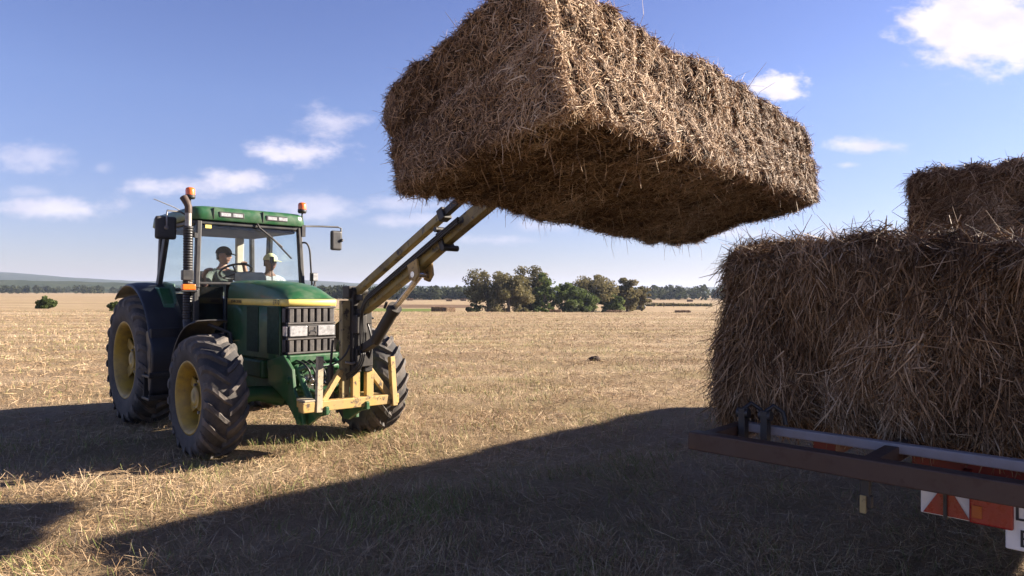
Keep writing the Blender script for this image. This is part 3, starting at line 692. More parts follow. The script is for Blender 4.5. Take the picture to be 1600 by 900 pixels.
# chassis, axles
mb = MB(); mb.box((-.35, 0, .80), (1.6, .50, .42)); mb.box((-2.0, 0, .82), (1.9, .56, .50)); mb.box((-.2, 0, .53), (1.3, .34, .16)); mb.box((-.55, -.30, .86), (.9, .12, .22)); mb.box((-.6, .30, .86), (.9, .12, .22))
mb.build('chassis', M['green_dark'], trac, bevel=.03)
mb = MB(); mb.tube([(0, -.80, .60), (0, -.45, .60), (0, -.2, .56), (0, .2, .56), (0, .45, .60), (0, .80, .60)], [.10, .075, .12, .12, .075, .10], 16); mb.lathe([(-.90, .16), (-.78, .20), (-.70, .17), (-.62, .1)], 'y', (0, 0, .635), 24); mb.lathe([(.90, .16), (.78, .20), (.70, .17), (.62, .1)], 'y', (0, 0, .635), 24)
mb.tube([(-.16, -.7, .66), (-.2, 0, .62), (-.16, .7, .66)], .025, 8)
mb.build('front_axle', M['green_dark'], trac)
mb = MB(); mb.tube([(-2.648, -.8, .835), (-2.648, -.45, .835), (-2.648, .45, .835), (-2.648, .8, .835)], [.13, .19, .19, .13], 20); mb.build('rear_axle', M['green_dark'], trac)
mb = MB(); mb.box((-1.55, -.62, .74), (.55, .34, .50)); mb.build('fuel_tank', M['black'], trac, bevel=.05, seg=3); mb = MB(); mb.box((-1.45, .62, .74), (.7, .34, .5)); mb.build('fuel_tank', M['black'], trac, bevel=.05, seg=3)
mb = MB()
for zz in (.42, .70): mb.box((-1.72, -.95, zz), (.30, .34, .035)); mb.box((-1.57, -.95, zz + .03), (.02, .34, .05))
mb.box((-1.86, -.95, .58), (.03, .30, .34)); mb.build('step', M['black'], trac, bevel=.008)

# hood
def hood():
    sec = ((-1.10, .345, 1.905, 1.872), (-.8, .340, 1.905, 1.868), (-.5, .335, 1.897, 1.855), (-.2, .327, 1.880, 1.825), (.05, .319, 1.855, 1.785), (.22, .310, 1.820, 1.745), (.34, .302, 1.770, 1.712), (.40, .297, 1.720, 1.692), (.425, .293, 1.690, 1.682))
    mb = MB()
    for s in (-1, 1): mb.grid([[(x, s * w, 1.678), (x, s * (w - .004), (ze + 1.678) / 2), (x, s * (w - .03), ze)] for x, w, zt, ze in sec])
    mb.grid([[(x, f_ * (w - .03), ze + (zt - ze) * q_) for f_, q_ in ((-1, 0), (-.93, .22), (-.72, .68), (-.4, .94), (0, 1), (.4, .94), (.72, .68), (.93, .22), (1, 0))] for x, w, zt, ze in sec])
    x, w, zt, ze = sec[-1]; mb.add([(x, -w, 1.678), (x, -w + .03, ze), (x, 0, zt), (x, w - .03, ze), (x, w, 1.678)], [(0, 1, 2, 3, 4)])
    x, w, zt, ze = sec[0]; mb.add([(x, -w, 1.678), (x, -w + .03, ze), (x, 0, zt), (x, w - .03, ze), (x, w, 1.678)], [(4, 3, 2, 1, 0)])
    mb.build('hood', M['green'], trac)
    mb = MB()
    for s in (-1, 1):
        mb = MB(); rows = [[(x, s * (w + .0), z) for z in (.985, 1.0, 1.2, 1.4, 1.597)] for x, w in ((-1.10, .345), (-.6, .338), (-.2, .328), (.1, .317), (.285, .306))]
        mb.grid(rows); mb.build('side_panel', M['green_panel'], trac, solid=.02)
    for s in (-1, 1):
        for x0, x1 in ((-.52, -.22), (.00, .27)):
            mb = MB()
            w0 = np.interp(x0, [-1.1, -.2, .29], [.345, .328, .306]); w1 = np.interp(x1, [-1.1, -.2, .29], [.345, .328, .306])
            mb.bar((x0, s * (w0 + .011), 1.32), (x1, s * (w1 + .011), 1.32), .012, .53)
            mb.build('air_screen', M['screen'], trac)
    mb = MB()
    for s in (-1, 1):
        pts = [(-1.10, .347), (-.6, .341), (-.2, .331), (.1, .321), (.30, .310), (.42, .299)]
        mb.grid([[(x, s * w, 1.600), (x, s * (w + .003), 1.64), (x, s * w, 1.676)] for x, w in pts])
    mb.grid([[(x, y, z) for z in (1.600, 1.676)] for x, y in ((.42, -.299), (.432, -.28), (.436, 0), (.432, .28), (.42, .299))])
    mb.build('stripe', M['stripe'], trac, solid=.008)
hood()
def text(name, body, size, loc, rot, mat, parent, ext=.001):
    cu_ = bpy.data.curves.new(name, 'FONT'); cu_.body = body; cu_.size = size; cu_.extrude = ext; cu_.align_x = 'CENTER'; cu_.align_y = 'CENTER'
    tmp = bpy.data.objects.new(name, cu_); COL.objects.link(tmp); bpy.context.view_layer.update()
    me = bpy.data.meshes.new_from_object(tmp.evaluated_get(bpy.context.evaluated_depsgraph_get())); bpy.data.objects.remove(tmp)
    me.materials.clear(); me.materials.append(mat); o = link(name, me, parent); o.location = loc; o.rotation_euler = rot; return o
for s in (-1, 1):
    text('lettering', '6910', .075, (.20, s * .3225, 1.638), (R(90), 0, math.atan(.038) if s < 0 else math.pi - math.atan(.038)), M['ink'], trac)
    text('lettering', 'JOHN DEERE', .055, (-.83, s * .3535, 1.638), (R(90), 0, math.atan(.012) if s < 0 else math.pi), M['ink'], trac)

# grille
g0 = MB(); g0.box((.33, 0, 1.325), (.12, .57, .53)); go = g0.build('grille', M['void'], trac, bevel=.01)
def bars(z0, z1):
    mb = MB(); n = 7; pitch = .575 / n
    for k in range(n): mb.box((.40, -.2875 + pitch * (k + .5), (z0 + z1) / 2), (.05, pitch * .70, z1 - z0))
    for s in (-1, 1): mb.box((.345, s * .297, (z0 + z1) / 2), (.07, .02, z1 - z0))
    mb.box((.405, 0, z1 + .008), (.06, .59, .022)); mb.box((.405, 0, z0 - .008), (.06, .59, .022))
    mb.build('slats', M['grille'], go, bevel=.008)
bars(1.415, 1.575); bars(1.085, 1.225)
mb = MB(); mb.box((.405, 0, 1.32), (.05, .59, .145)); mb.build('headlight_panel', M['black'], go, bevel=.008)
for y0, y1 in ((-.275, -.065), (.065, .275)):
    hl = MB(); hl.box((.433, (y0 + y1) / 2, 1.32), (.02, y1 - y0, .115)); h = hl.build('headlight', M['lens'], go, bevel=.008, seg=3)
mb = MB(); mb.box((.38, -.300, 1.32), (.09, .02, .11)); mb.build('side_marker', M['lens'], go, bevel=.006)
deer = [(-.045, -.012), (-.030, .006), (-.010, .012), (.010, .010), (.022, .022), (.020, .040), (.028, .030), (.030, .042), (.034, .028), (.046, .020), (.036, .016), (.030, .004), (.042, -.010), (.048, -.028), (.040, -.024), (.034, -.010), (.018, -.004), (-.004, -.004), (-.020, -.010), (-.034, -.026), (-.048, -.034), (-.040, -.022)]
em = MB(); em.box((.435, 0, 1.32), (.014, .105, .105)); eo = em.build('emblem', M['grille'], go, bevel=.005)
mb = MB(); mb.prism([(a * .95, 1.32 + b * 1.05) for a, b in deer], .4425, .446, 'yz'); mb.build('leaping_deer', M['white'], eo) if False else None
mb = MB(); mb.prism([(a * .95, 1.318 + b * 1.05) for a, b in deer], .4425, .446, 'yz'); mb.build('leaping_deer', M['ink'], eo)

# front support and linkage
mb = MB(); mb.box((.28, 0, 1.015), (.40, .60, .085)); mb.box((.30, 0, .80), (.26, .46, .34)); mb.build('front_support', M['green'], trac, bevel=.015)
for s in (-1, 1):
    mb = MB(); mb.prism([(.0, .97), (.42, 1.06), (.62, .92), (.66, .70), (.86, .47), (.88, .36), (.76, .34), (.50, .55), (.30, .64), (.05, .72)], s * .32 - .018, s * .32 + .018, 'xz')
    mb.tube([(.80, s * .36, .40), (.80, s * .28, .40)], .045, 14); mb.tube([(.55, s * .37, .80), (.55, s * .27, .80)], .04, 14)
    mb.build('linkage_bracket', M['green'], trac, bevel=.006)
    mb = MB(); mb.prism([(.72, .44), (.80, .47), (1.10, .60), (1.22, .58), (1.22, .50), (1.06, .46), (.84, .34), (.74, .34)], s * .24 - .02, s * .24 + .02, 'xz'); mb.tube([(1.14, s * .24 - .05, .545), (1.14, s * .24 + .05, .545)], .05, 14)
    mb.build('lower_link', M['green'], trac, bevel=.006)
    mb = MB(); mb.tube([(.50, s * .22, .93), (.82, s * .22, .58)], .035, 12); mb.tube([(.82, s * .22, .58), (.98, s * .23, .50)], .02, 10, 1); mb.build('lift_cylinder', [M['green'], M['chrome']], trac)
mb = MB(); mb.tube([(.48, -.25, .87), (.62, -.20, .93), (.62, .2, .93), (.50, .3, .85)], .03, 10); mb.tube([(.50, -.2, .70), (.68, -.1, .66), (.68, .2, .72)], .028, 10); mb.tube([(.45, .26, 1.0), (.62, .30, .9), (.62, .31, .72), (.46, .3, .62)], .026, 10); mb.build('hydraulic_pipe', M['green'], trac)
mb = MB(); mb.lathe([(.50, 0), (.50, .05), (.53, .07), (.58, .07), (.60, .05), (.60, .03), (.66, .03), (.66, 0)], 'x', (0, -.12, .78), 20); mb.box((.56, -.12, .70), (.08, .10, .07)); mb.lathe([(.50, 0), (.50, .035), (.60, .035), (.62, 0)], 'x', (0, .06, .74), 16); mb.build('hydraulic_coupling', M['chrome'], trac, bevel=.003)
mb = MB()
for k in range(5): mb.tube(bez((.45, -.22 + .08 * k, 1.0), (.75, -.2 + .07 * k, 1.0 - .03 * k), (.72, -.1 + .05 * k, .8), (.52, -.15 + .06 * k, .72)), .011, 8)
mb.build('hose', M['hose'], trac)

# cab
XF, XB = -1.20, -2.75
roof = MB(); prof = []
def rrect(x0, x1, y0, y1, r, n=5):
    p = []
    for cx, cy, a0 in ((x1 - r, y1 - r, 0), (x0 + r, y1 - r, 90), (x0 + r, y0 + r, 180), (x1 - r, y0 + r, 270)):
        for k in range(n + 1): q = R(a0 + 90 * k / n); p.append((cx + r * math.cos(q), cy + r * math.sin(q)))
    return p
rows = []
for z, ins in ((2.655, .012), (2.668, 0), (2.78, .012), (2.80, .02), (2.825, .06), (2.84, .14), (2.85, .35)):
    rows.append([(a, b, z + .014 * (a + 1.2)) for a, b in rrect(XB - .04 + ins, XF + .04 - ins, -.765 + ins, .765 - ins, max(.05, .13 - ins * .2))])
rows = [r + [r[0]] for r in rows]; roof.grid(rows, 0, True); roof.add(rows[-1][:-1], [tuple(range(len(rows[-1]) - 1))], 0, True); roof.add(rows[0][:-1], [tuple(range(len(rows[0]) - 1))[::-1]], 0)
ro = roof.build('roof', M['green'], trac)
mb = MB(); mb.prism(rrect(XB + .02, XF - .005, -.725, .725, .09), 2.60, 2.652, 'xy'); mb.build('roof_trim', M['black'], ro, bevel=.01)
mb = MB(); mb.prism(rrect(XB + .06, XF - .07, -.66, .66, .08), 2.56, 2.597, 'xy'); mb.build('headliner', M['headliner'], ro, bevel=.015)
for y0, y1 in ((-.44, -.12), (.17, .47)):
    mb = MB(); mb.box((XF + .030, (y0 + y1) / 2, 2.733), (.025, y1 - y0, .072)); w = mb.build('work_light', M['black'], ro, bevel=.008)
    mb = MB()
    for k in (0, 1): mb.box((XF + .039, y0 + .085 + k * .15, 2.733), (.012, .125, .046))
    mb.build('lens', M['lens'], w, bevel=.006)
for yy in (-.505, .13): mb = MB(); mb.box((XF + .03, yy, 2.74), (.03, .006, .14)); mb.build('seam', M['black'], ro)

cabf = MB()
def wy(z): return .70 - .06 * (z - 1.87) / .78     # cab side lean
for s in (-1, 1):
    cabf.bar((-1.19, s * .70, 1.80), (-1.225, s * .665, 2.64), .06, .075, up=(1, 0, 0))           # front pillars
    cabf.bar((-1.19, s * .70, 1.22), (-1.19, s * .70, 1.80), .06, .06, up=(1, 0, 0))
    cabf.bar((-2.42, s * .77, 1.75), (-2.22, s * .71, 2.64), .06, .11, up=(1, 0, 0))            # rear pillars
    cabf.bar((-2.72, s * .66, 1.75), (-2.70, s * .64, 2.64), .06, .08, up=(1, 0, 0))
    cabf.bar((-1.19, s * .70, 1.25), (-1.75, s * .72, 1.15), .05, .07)
cabf.box((-1.185, 0, 1.862), (.06, 1.36, .035)); cabf.box((-1.225, 0, 2.625), (.05, 1.30, .05)); cabf.box((-2.71, 0, 2.62), (.05, 1.26, .05)); cabf.box((-2.72, 0, 1.78), (.06, 1.3, .05))
cabf.build('cab_frame', M['black'], trac, bevel=.012)
mb = MB(); mb.bar((-1.35, -.735, 1.35), (-1.60, -.70, 2.60), .02, .03, up=(1, 0, 0)); mb.bar((-1.5, -.745, 1.75), (-1.5, -.745, 1.9), .02, .03, up=(1, 0, 0)); mb.build('door_handle_rail', M['black'], trac, bevel=.005)
for s in (-1, 1): mb = MB(); mb.box((-1.18, s * .53, 1.53), (.012, .30, .58)); mb.build('lower_window', M['glass_dark'], trac)
mb = MB(); mb.box((-1.95, 0, 1.17), (1.5, 1.36, .06)); mb.box((-1.24, 0, 1.48), (.05, .66, .72)); mb.box((-2.6, 0, 1.45), (.12, 1.2, .56)); mb.build('cab_floor', M['black'], trac)
def pane(name, pts, mat=M['glass'], th=.006):
    pts = [Vector(p) for p in pts]; n = (pts[1] - pts[0]).cross(pts[2] - pts[0]).normalized() * th / 2
    mb = MB(); k = len(pts); mb.add([p + n for p in pts] + [p - n for p in pts], [tuple(range(k)), tuple(range(k, 2 * k))[::-1]] + [(i, k + i, k + (i + 1) % k, (i + 1) % k) for i in range(k)])
    return mb.build(name, mat, trac)
ws = pane('windscreen', [(-1.195, -.675, 1.878), (-1.195, .675, 1.878), (-1.228, .64, 2.605), (-1.228, -.64, 2.605)])
for s in (-1, 1): pane('side_window', [(-1.225, s * .71, 1.30), (-2.42, s * .775, 1.72), (-2.24, s * .712, 2.60), (-1.26, s * .672, 2.60)], M['glass_side'])
pane('rear_window', [(-2.72, -.63, 1.80), (-2.72, .63, 1.80), (-2.705, .61, 2.6), (-2.705, -.61, 2.6)], M['glass_side'])
mb = MB(); mb.box((-1.215, -.55, 2.575), (.004, .075, .045)); mb.build('sticker', M['stripe'], ws)
mb = MB(); mb.tube([(-1.185, .06, 2.655), (-1.165, .08, 2.60), (-1.168, .30, 2.44), (-1.165, .40, 2.36)], .012, 8); mb.bar((-1.172, .20, 2.53), (-1.165, .53, 2.21), .012, .03, up=(1, 0, 0)); mb.build('wiper', M['black'], ws)
# green cab body beside the fenders
for s in (-1, 1):
    mb = MB(); mb.prism([(-2.30, 1.18), (-1.98, 1.22), (-1.92, 1.55), (-2.02, 1.86), (-2.36, 1.89), (-2.75, 1.84), (-2.75, 1.5)], s * .70 - .02, s * .70 + .02, 'xz'); mb.build('cab_body', M['green'], trac, bevel=.01)
    # rear fender: shell swept round the wheel, with its black edge
    rows = []
    for k in range(25):
        q = R(124 - 146 * k / 24); rr = 1.0 + (.05 if k > 17 else 0) + .03 * math.sin(k / 24 * math.pi); cx, cz = -2.648, .835
        rows.append([(cx + rr * math.cos(q), s * yy, cz + rr * dz * math.sin(q)) for yy, dz in ((.66, 1.0), (.74, 1.012), (.86, 1.016), (.98, 1.012), (1.06, 1.0), (1.09, .975))])
    mb = MB(); mb.grid(rows); mb.build('rear_fender', M['fender'], trac, solid=.02)
    mb = MB(); mb.prism([(-1.66, 1.30), (-1.66, .52), (-1.74, .50), (-1.80, .9), (-1.86, 1.25)], s * .72, s * 1.08, 'xz'); mb.build('mudflap', M['fender'], trac, bevel=.015)
    mb = MB(); mb.prism([(-2.0, 1.30), (-1.83, 1.32), (-1.90, 1.60), (-2.10, 1.80), (-2.3, 1.82)], s * .72, s * .86, 'xz'); mb.build('fender_plate', M['green'], trac, bevel=.012)
    rows = []
    for k in range(17):
        q = R(166 - 72 * k / 16); rr = .80; rows.append([(rr * math.cos(q), s * yy, .635 + rr * dz * math.sin(q)) for yy, dz in ((.76, 1.0), (.80, 1.015), (.95, 1.02), (1.08, 1.015), (1.13, .98))])
    mb = MB(); mb.grid(rows); mb.build('front_fender', M['black'], trac, solid=.014)
    mb = MB(); mb.tube([(0, s * .70, .9), (-.1, s * .72, 1.3), (-.12, s * .95, 1.40)], .022, 8); mb.build('fender_bracket', M['black'], trac)
# exhaust
ex = MB()
zz = 1.40
prof = []
while zz < 2.54: prof += [(zz, .055), (zz + .018, .0555), (zz + .022, .0525), (zz + .028, .0525), (zz + .032, .055)]; zz += .032
ex.lathe(prof, 'z', (-1.10, -.83, 0), 28); ex.lathe([(1.30, .045), (1.40, .056), (1.405, .03)], 'z', (-1.10, -.83, 0), 24); ex.lathe([(2.535, .056), (2.55, .056), (2.55, .03)], 'z', (-1.10, -.83, 0), 24)
exo = ex.build('exhaust_pipe', M['black'], trac)
mb = MB(); mb.tube([(-1.10, -.83, 2.50), (-1.10, -.83, 2.73)], .038, 24); mb.build('chrome_sleeve', M['steel'], exo)
tip = [(-1.10, -.83, 2.71), (-1.10, -.83, 2.79), (-1.115, -.842, 2.835), (-1.155, -.868, 2.905)]
mb = MB(); mb.tube(tip, [.042, .042, .043, .046], 24, 0, False); mb.tube(tip, [.038, .038, .038, .041], 24, 1, False); mb.build('exhaust_tip', [M['brownsteel'], M['void']], exo)
mb = MB(); mb.tube([(-1.10, -.78, 1.34), (-1.05, -.6, 1.22), (-.9, -.4, 1.15)], .055, 16); mb.build('exhaust_elbow', M['black'], exo)
for zz in (1.75, 2.45): mb = MB(); mb.bar((-1.10, -.77, zz), (-1.19, -.70, zz), .03, .06); mb.build('exhaust_bracket', M['black'], exo)
# indicator and marker block
mb = MB(); mb.box((-1.02, -.865, 1.955), (.07, .125, .12)); mb.bar((-1.02, -.80, 1.74), (-1.17, -.72, 1.74), .03, .05); mb.bar((-1.0, -.77, 1.40), (-1.0, -.77, 1.76), .02, .05, up=(0, 1, 0)); mb.box((-1.0, -.85, 1.765), (.06, .19, .02)); mb.tube([(-1.02, -.86, 1.86), (-1.02, -.86, 1.92)], .02, 8); mb.build('marker_block', M['black'], trac, bevel=.008)
mb = MB(); mb.box((-1.01, -.855, 1.812), (.07, .155, .07)); mb.build('indicator', M['amber'], trac, bevel=.012, seg=3)
# beacons
def beacon(x, y, z0, z1):
    b = MB(); b.tube([(x, y, z0), (x, y, z1 - .02)], .012, 8); b.lathe([(z1 - .02, 0), (z1 - .02, .05), (z1, .06), (z1 + .03, .06), (z1 + .03, .052)], 'z', (x, y, 0), 20); bo = b.build('beacon', M['black'], trac)
    l = MB(); l.lathe([(z1 + .028, .056), (z1 + .09, .057), (z1 + .115, .050), (z1 + .125, .03), (z1 + .128, 0)], 'z', (x, y, 0), 24); l.build('beacon_lens', M['amber'], bo)
beacon(-1.42, -.70, 2.72, 2.945); beacon(-1.20, .70, 2.55, 2.865)
# mirrors
mb = MB(); mb.box((-1.5, -.962, 2.548), (.075, .245, .285)); mo = mb.build('mirror', M['black'], trac, bevel=.03, seg=3)
mb = MB(); mb.box((-1.54, -.962, 2.548), (.006, .21, .25)); mb.build('mirror_glass', M['chrome'], mo)
mb = MB(); mb.tube([(-1.45, -.71, 2.70), (-1.45, -.80, 2.755), (-1.45, -.96, 2.76), (-1.45, -.965, 2.72), (-1.45, -.965, 2.55)], .011, 8); mb.lathe([(-1.465, .0), (-1.44, .0), (-1.44, .02), (-1.47, .03)], 'x', (0, -.965, 2.55), 14); mb.build('mirror_arm', M['steel'], mo)
mb = MB(); mb.box((-1.30, 1.28, 2.505), (.07, .17, .285)); mo = mb.build('mirror', M['black'], trac, bevel=.028, seg=3)
mb = MB(); mb.box((-1.337, 1.28, 2.505), (.006, .14, .25)); mb.build('mirror_glass', M['chrome'], mo)
mb = MB(); mb.tube([(-1.20, .69, 2.66), (-1.22, .75, 2.67), (-1.27, 1.02, 2.69), (-1.28, 1.30, 2.70), (-1.28, 1.35, 2.685), (-1.28, 1.355, 2.52)], .013, 8); mb.box((-1.20, .715, 2.60), (.05, .05, .16)); mb.lathe([(-1.30, .0), (-1.24, .0), (-1.24, .02), (-1.3, .03)], 'x', (0, 1.35, 2.51), 14); mb.build('mirror_arm', M['black'], mo)
mb = MB(); mb.tube(bez((-1.12, .66, 2.43), (-1.08, .72, 2.45), (-1.08, .76, 2.40), (-1.09, .77, 2.2), 8) + [(-1.10, .80, 1.86)], .013, 8); mb.build('grab_rail', M['black'], trac)
mb = MB(); mb.tube([(-1.05, .80, 1.80), (-1.07, .83, 1.90)], .016, 8); mb.box((-1.12, .835, 1.965), (.07, .085, .115)); so_ = mb.build('side_lamp', M['black'], trac, bevel=.01); mb = MB(); mb.box((-1.078, .84, 1.965), (.014, .07, .10)); mb.build('lens', M['lens'], so_, bevel=.004)
mb = MB(); mb.tube([(-1.75, -.70, 2.80), (-1.75, -.78, 2.84), (-1.78, -1.02, 2.93)], .006, 6); mb.build('aerial', M['steel'], trac)
# inside the cab
mb = MB(); mb.tube([(-1.42, 0, 1.5), (-1.60, -.02, 1.98)], .05, 14); mb.build('steering_column', M['black'], trac)
SWC = Vector((-1.62, -.04, 2.03)); SWR = Matrix.Rotation(R(-28), 3, 'Y')
mb = MB(); ring = [SWC + SWR @ Vector((math.cos(a) * .205, math.sin(a) * .205, 0)) for a in [2 * math.pi * k / 36 for k in range(37)]]
mb.tube(ring, .015, 8, 0, False)
for a in (90, 210, 330): mb.tube([SWC + SWR @ Vector((0, 0, -.03)), SWC + SWR @ Vector((math.cos(R(a)) * .2, math.sin(R(a)) * .2, 0))], .012, 8)
mb.build('steering_wheel', M['black'], trac)
mb = MB(); mb.prism([(-1.52, 1.80), (-1.30, 1.80), (-1.33, 1.985), (-1.40, 2.02), (-1.52, 2.02)], -.10, .26, 'xz'); mb.build('dashboard', M['trim'], trac, bevel=.03, seg=3)
mb = MB(); mb.box((-2.15, 0, 1.42), (.5, .5, .14)); mb.box((-2.42, 0, 1.74), (.12, .48, .62), Euler((0, R(-8), 0))); mb.box((-2.15, 0, 1.26), (.36, .36, .22)); mb.build('driver_seat', M['black'], trac, bevel=.04, seg=3)
mb = MB(); mb.box((-2.05, .54, 1.60), (.38, .28, .10)); mb.box((-2.28, .54, 1.80), (.08, .28, .36)); mb.box((-2.05, .54, 1.38), (.3, .24, .36)); mb.build('passenger_seat', M['black'], trac, bevel=.03)
mb = MB(); mb.box((-2.62, .42, 2.25), (.07, .12, .66)); mb.build('interior_trim', M['trim'], trac, bevel=.02)
mb = MB(); mb.tube([(-1.32, .33, 1.9), (-1.33, .33, 2.15)], .008, 6); mb.box((-1.33, .33, 2.19), (.03, .05, .09)); mb.build('console_display', M['black'], trac, bevel=.005)
mb = MB(); mb.tube([(-1.8, -.42, 1.5), (-1.72, -.44, 1.92)], .014, 8); mb.lathe([(1.90, 0), (1.90, .02), (1.95, .028), (1.98, .02), (1.985, 0)], 'z', (-1.72, -.44, 0), 12); mb.build('joystick', M['black'], trac)

# ------------------------------------------------------------------ loader on the front linkage
ld = thing('bale_loader', 'yellow front mounted bale loader with long boom raised under the lifted bale', 'loader', (TX, TY, 0), TYAW)
mb = MB(); mb.bar((1.14, -.50, .592), (1.14, .66, .572), .10, .105); mb.bar((1.08, -.38, .595), (.84, -.34, .60), .10, .10); mb.bar((1.08, .45, .58), (.80, .42, .58), .10, .10); mb.build('cross_beam', M['loader_yellow'], ld, bevel=.008)
mb = MB(); mb.box((1.10, -.41, .655), (.18, .14, .02)); mb.build('beam_plate', M['greywood'], ld, bevel=.004)
mb = MB(); mb.bar((1.18, -.325, .53), (1.16, -.30, 1.10), .065, .05, up=(1, 0, 0)); mb.build('side_post', M['greywood'], ld, bevel=.005)
mb = MB(); mb.bar((1.20, .585, .50), (1.14, .585, 1.04), .06, .06, up=(1, 0, 0)); mb.build('side_post', M['loader_yellow'], ld, bevel=.005)
mb = MB(); mb.bar((1.10, .25, 1.0), (1.13, .55, .62), .065, .06, up=(1, 0, 0)); mb.build('brace', M['loader_yellow'], ld, bevel=.005)
mb = MB(); mb.bar((1.10, -.02, .93), (1.13, -.25, .63), .06, .06, up=(1, 0, 0)); mb.build('brace', M['loader_yellow'], ld, bevel=.005)
mb = MB(); mb.bar((1.08, .03, .62), (1.08, .03, 1.67), .095, .07, up=(1, 0, 0)); mb.build('mast_post', M['mast_yellow'], ld, bevel=.006); mb = MB(); mb.bar((1.13, .13, .62), (1.13, .13, .92), .09, .06, up=(1, 0, 0)); mb.build('mast_foot', M['loader_yellow'], ld, bevel=.006); mb = MB(); mb.bar((1.13, .30, .62), (1.13, .30, .92), .09, .06, up=(1, 0, 0)); mb.build('mast_foot', M['loader_yellow'], ld, bevel=.006)
mb = MB(); mb.bar((1.12, .13, .90), (1.12, .13, 1.74), .11, .10, up=(1, 0, 0)); mb.bar((1.12, .27, .90), (1.13, .25, 1.55), .10, .12, up=(1, 0, 0)); mb.box((1.19, .19, 1.50), (.10, .16, .16)); mb.box((1.17, .20, 1.06), (.09, .20, .20)); mb.box((1.06, .22, 1.2), (.05, .20, .6)); mb.box((1.15, .16, 1.28), (.05, .10, .62)); mb.box((1.17, .25, 1.22), (.06, .07, .50)); mb.box((1.20, .14, 1.42), (.10, .12, .20)); mb.box((1.08, .10, 1.76), (.13, .12, .13)); mb.box((1.22, .16, 1.70), (.16, .10, .06)); mb.build('mast', M['grease'], ld, bevel=.01)
YB = .17
bo = MB(); bo.prism([(1.17, 1.53), (1.27, 1.53), (1.46, 1.612), (2.26, 1.987), (2.62, 2.168), (2.58, 2.288), (2.20, 2.096), (1.42, 1.732), (1.30, 1.735), (1.18, 1.62)], YB - .052, YB + .052, 'xz'); boom = bo.build('boom', M['boom_yellow'], ld, bevel=.012)
mb = MB(); mb.bar((2.55, YB, 2.215), (3.46, YB, 2.65), .095, .125); mb.build('boom_extension', M['boom_yellow'], boom, bevel=.01)
mb = MB(); mb.bar((2.58, YB, 2.225), (2.64, YB, 2.255), .135, .165); mb.tube([(2.68, YB - .09, 2.165), (2.68, YB + .09, 2.165)], .028, 12); mb.tube([(2.56, YB - .08, 2.34), (2.56, YB + .08, 2.34)], .026, 12); mb.build('boom_collar', M['grease'], boom, bevel=.01)
up = MB(); up.bar((1.14, YB - .02, 1.765), (2.62, YB - .02, 2.475), .07, .082); uo = up.build('upper_link', M['boom_yellow'], ld, bevel=.012)
mb = MB(); mb.bar((2.58, YB - .02, 2.457), (2.66, YB - .02, 2.495), .10, .115); mb.build('link_collar', M['grease'], uo, bevel=.01); mb = MB(); mb.tube([(1.13, YB - .09, 1.765), (1.13, YB + .09, 1.765)], .05, 14); mb.build('link_pin', M['grease'], uo)
mb = MB(); mb.bar((2.62, YB - .02, 2.475), (3.40, YB - .02, 2.85), .06, .07); mb.build('link_extension', M['grease'], uo, bevel=.008)
for dy in (-.085, .085):
    mb = MB(); mb.prism([(2.15, 2.02), (2.30, 2.08), (2.33, 1.93), (2.27, 1.86), (2.19, 1.88)], YB + dy - .012, YB + dy + .012, 'xz'); mb.build('cylinder_bracket', M['loader_yellow'], boom, bevel=.004)
cy = MB(); cy.tube([(1.43, YB + .02, 1.25), (1.78, YB + .02, 1.60)], .062, 20); cy.tube([(1.74, YB + .02, 1.565), (1.79, YB + .02, 1.61)], .072, 20); cy.tube([(1.70, YB - .05, 1.60), (1.74, YB - .05, 1.66)], .014, 8); cyo = cy.build('lift_cylinder', M['grease'], ld)
mb = MB(); mb.tube([(1.78, YB + .02, 1.60), (2.24, YB, 1.93)], .030, 16); mb.tube([(2.24, YB - .1, 1.93), (2.24, YB + .1, 1.93)], .03, 12); mb.build('piston_rod', M['chrome'], cyo)
mb = MB(); mb.bar((1.15, YB, 1.12), (1.46, YB + .02, 1.26), .10, .08); mb.build('cylinder_foot', M['grease'], ld, bevel=.008)
mb = MB()
for k in range(3):
    o_ = .022 * k; mb.tube(bez((1.46, YB - .085, 1.735 - o_), (1.30, YB - .11, 1.64 - o_), (1.28, .10 + o_, 1.35), (1.26, .12 + o_, 1.15)) + bez((1.26, .12 + o_, 1.15), (1.27, .14 + o_, .90 - o_), (1.10, -.05, .80 - o_), (.70, -.05 - .03 * k, .86 - 2 * o_)), .0115, 8)
    mb.tube([(1.46 + .9 * t, YB - .085, 1.735 - o_ + .43 * t) for t in (0, .25, .5, .75, 1.0)] + [(2.9, YB - .085, 2.42 - o_)], .0115, 8)
mb.tube(bez((1.20, .02, 1.2), (1.25, -.05, 1.05), (1.1, -.12, .98), (.85, -.1, .95)), .010, 8)
mb.tube(bez((1.16, .20, 1.55), (1.30, .25, 1.3), (1.26, .3, 1.1), (1.15, .22, .95)), .011, 8)
mb.build('hose', M['hose'], ld)
mb = MB(); mb.tube([(1.02, -.10, .60), (1.02, -.10, .98)], .035, 12); mb.tube([(1.02, -.10, .98), (1.03, -.08, 1.25)], .014, 8); mb.build('stabiliser_ram', M['grease'], ld)
mb = MB(); mb.tube([(1.17, -.01, 1.02), (1.18, .06, 1.00), (1.16, .18, 1.03), (1.17, .26, 1.06)], .014, 8); mb.build('chain_pin', M['steel'], ld)
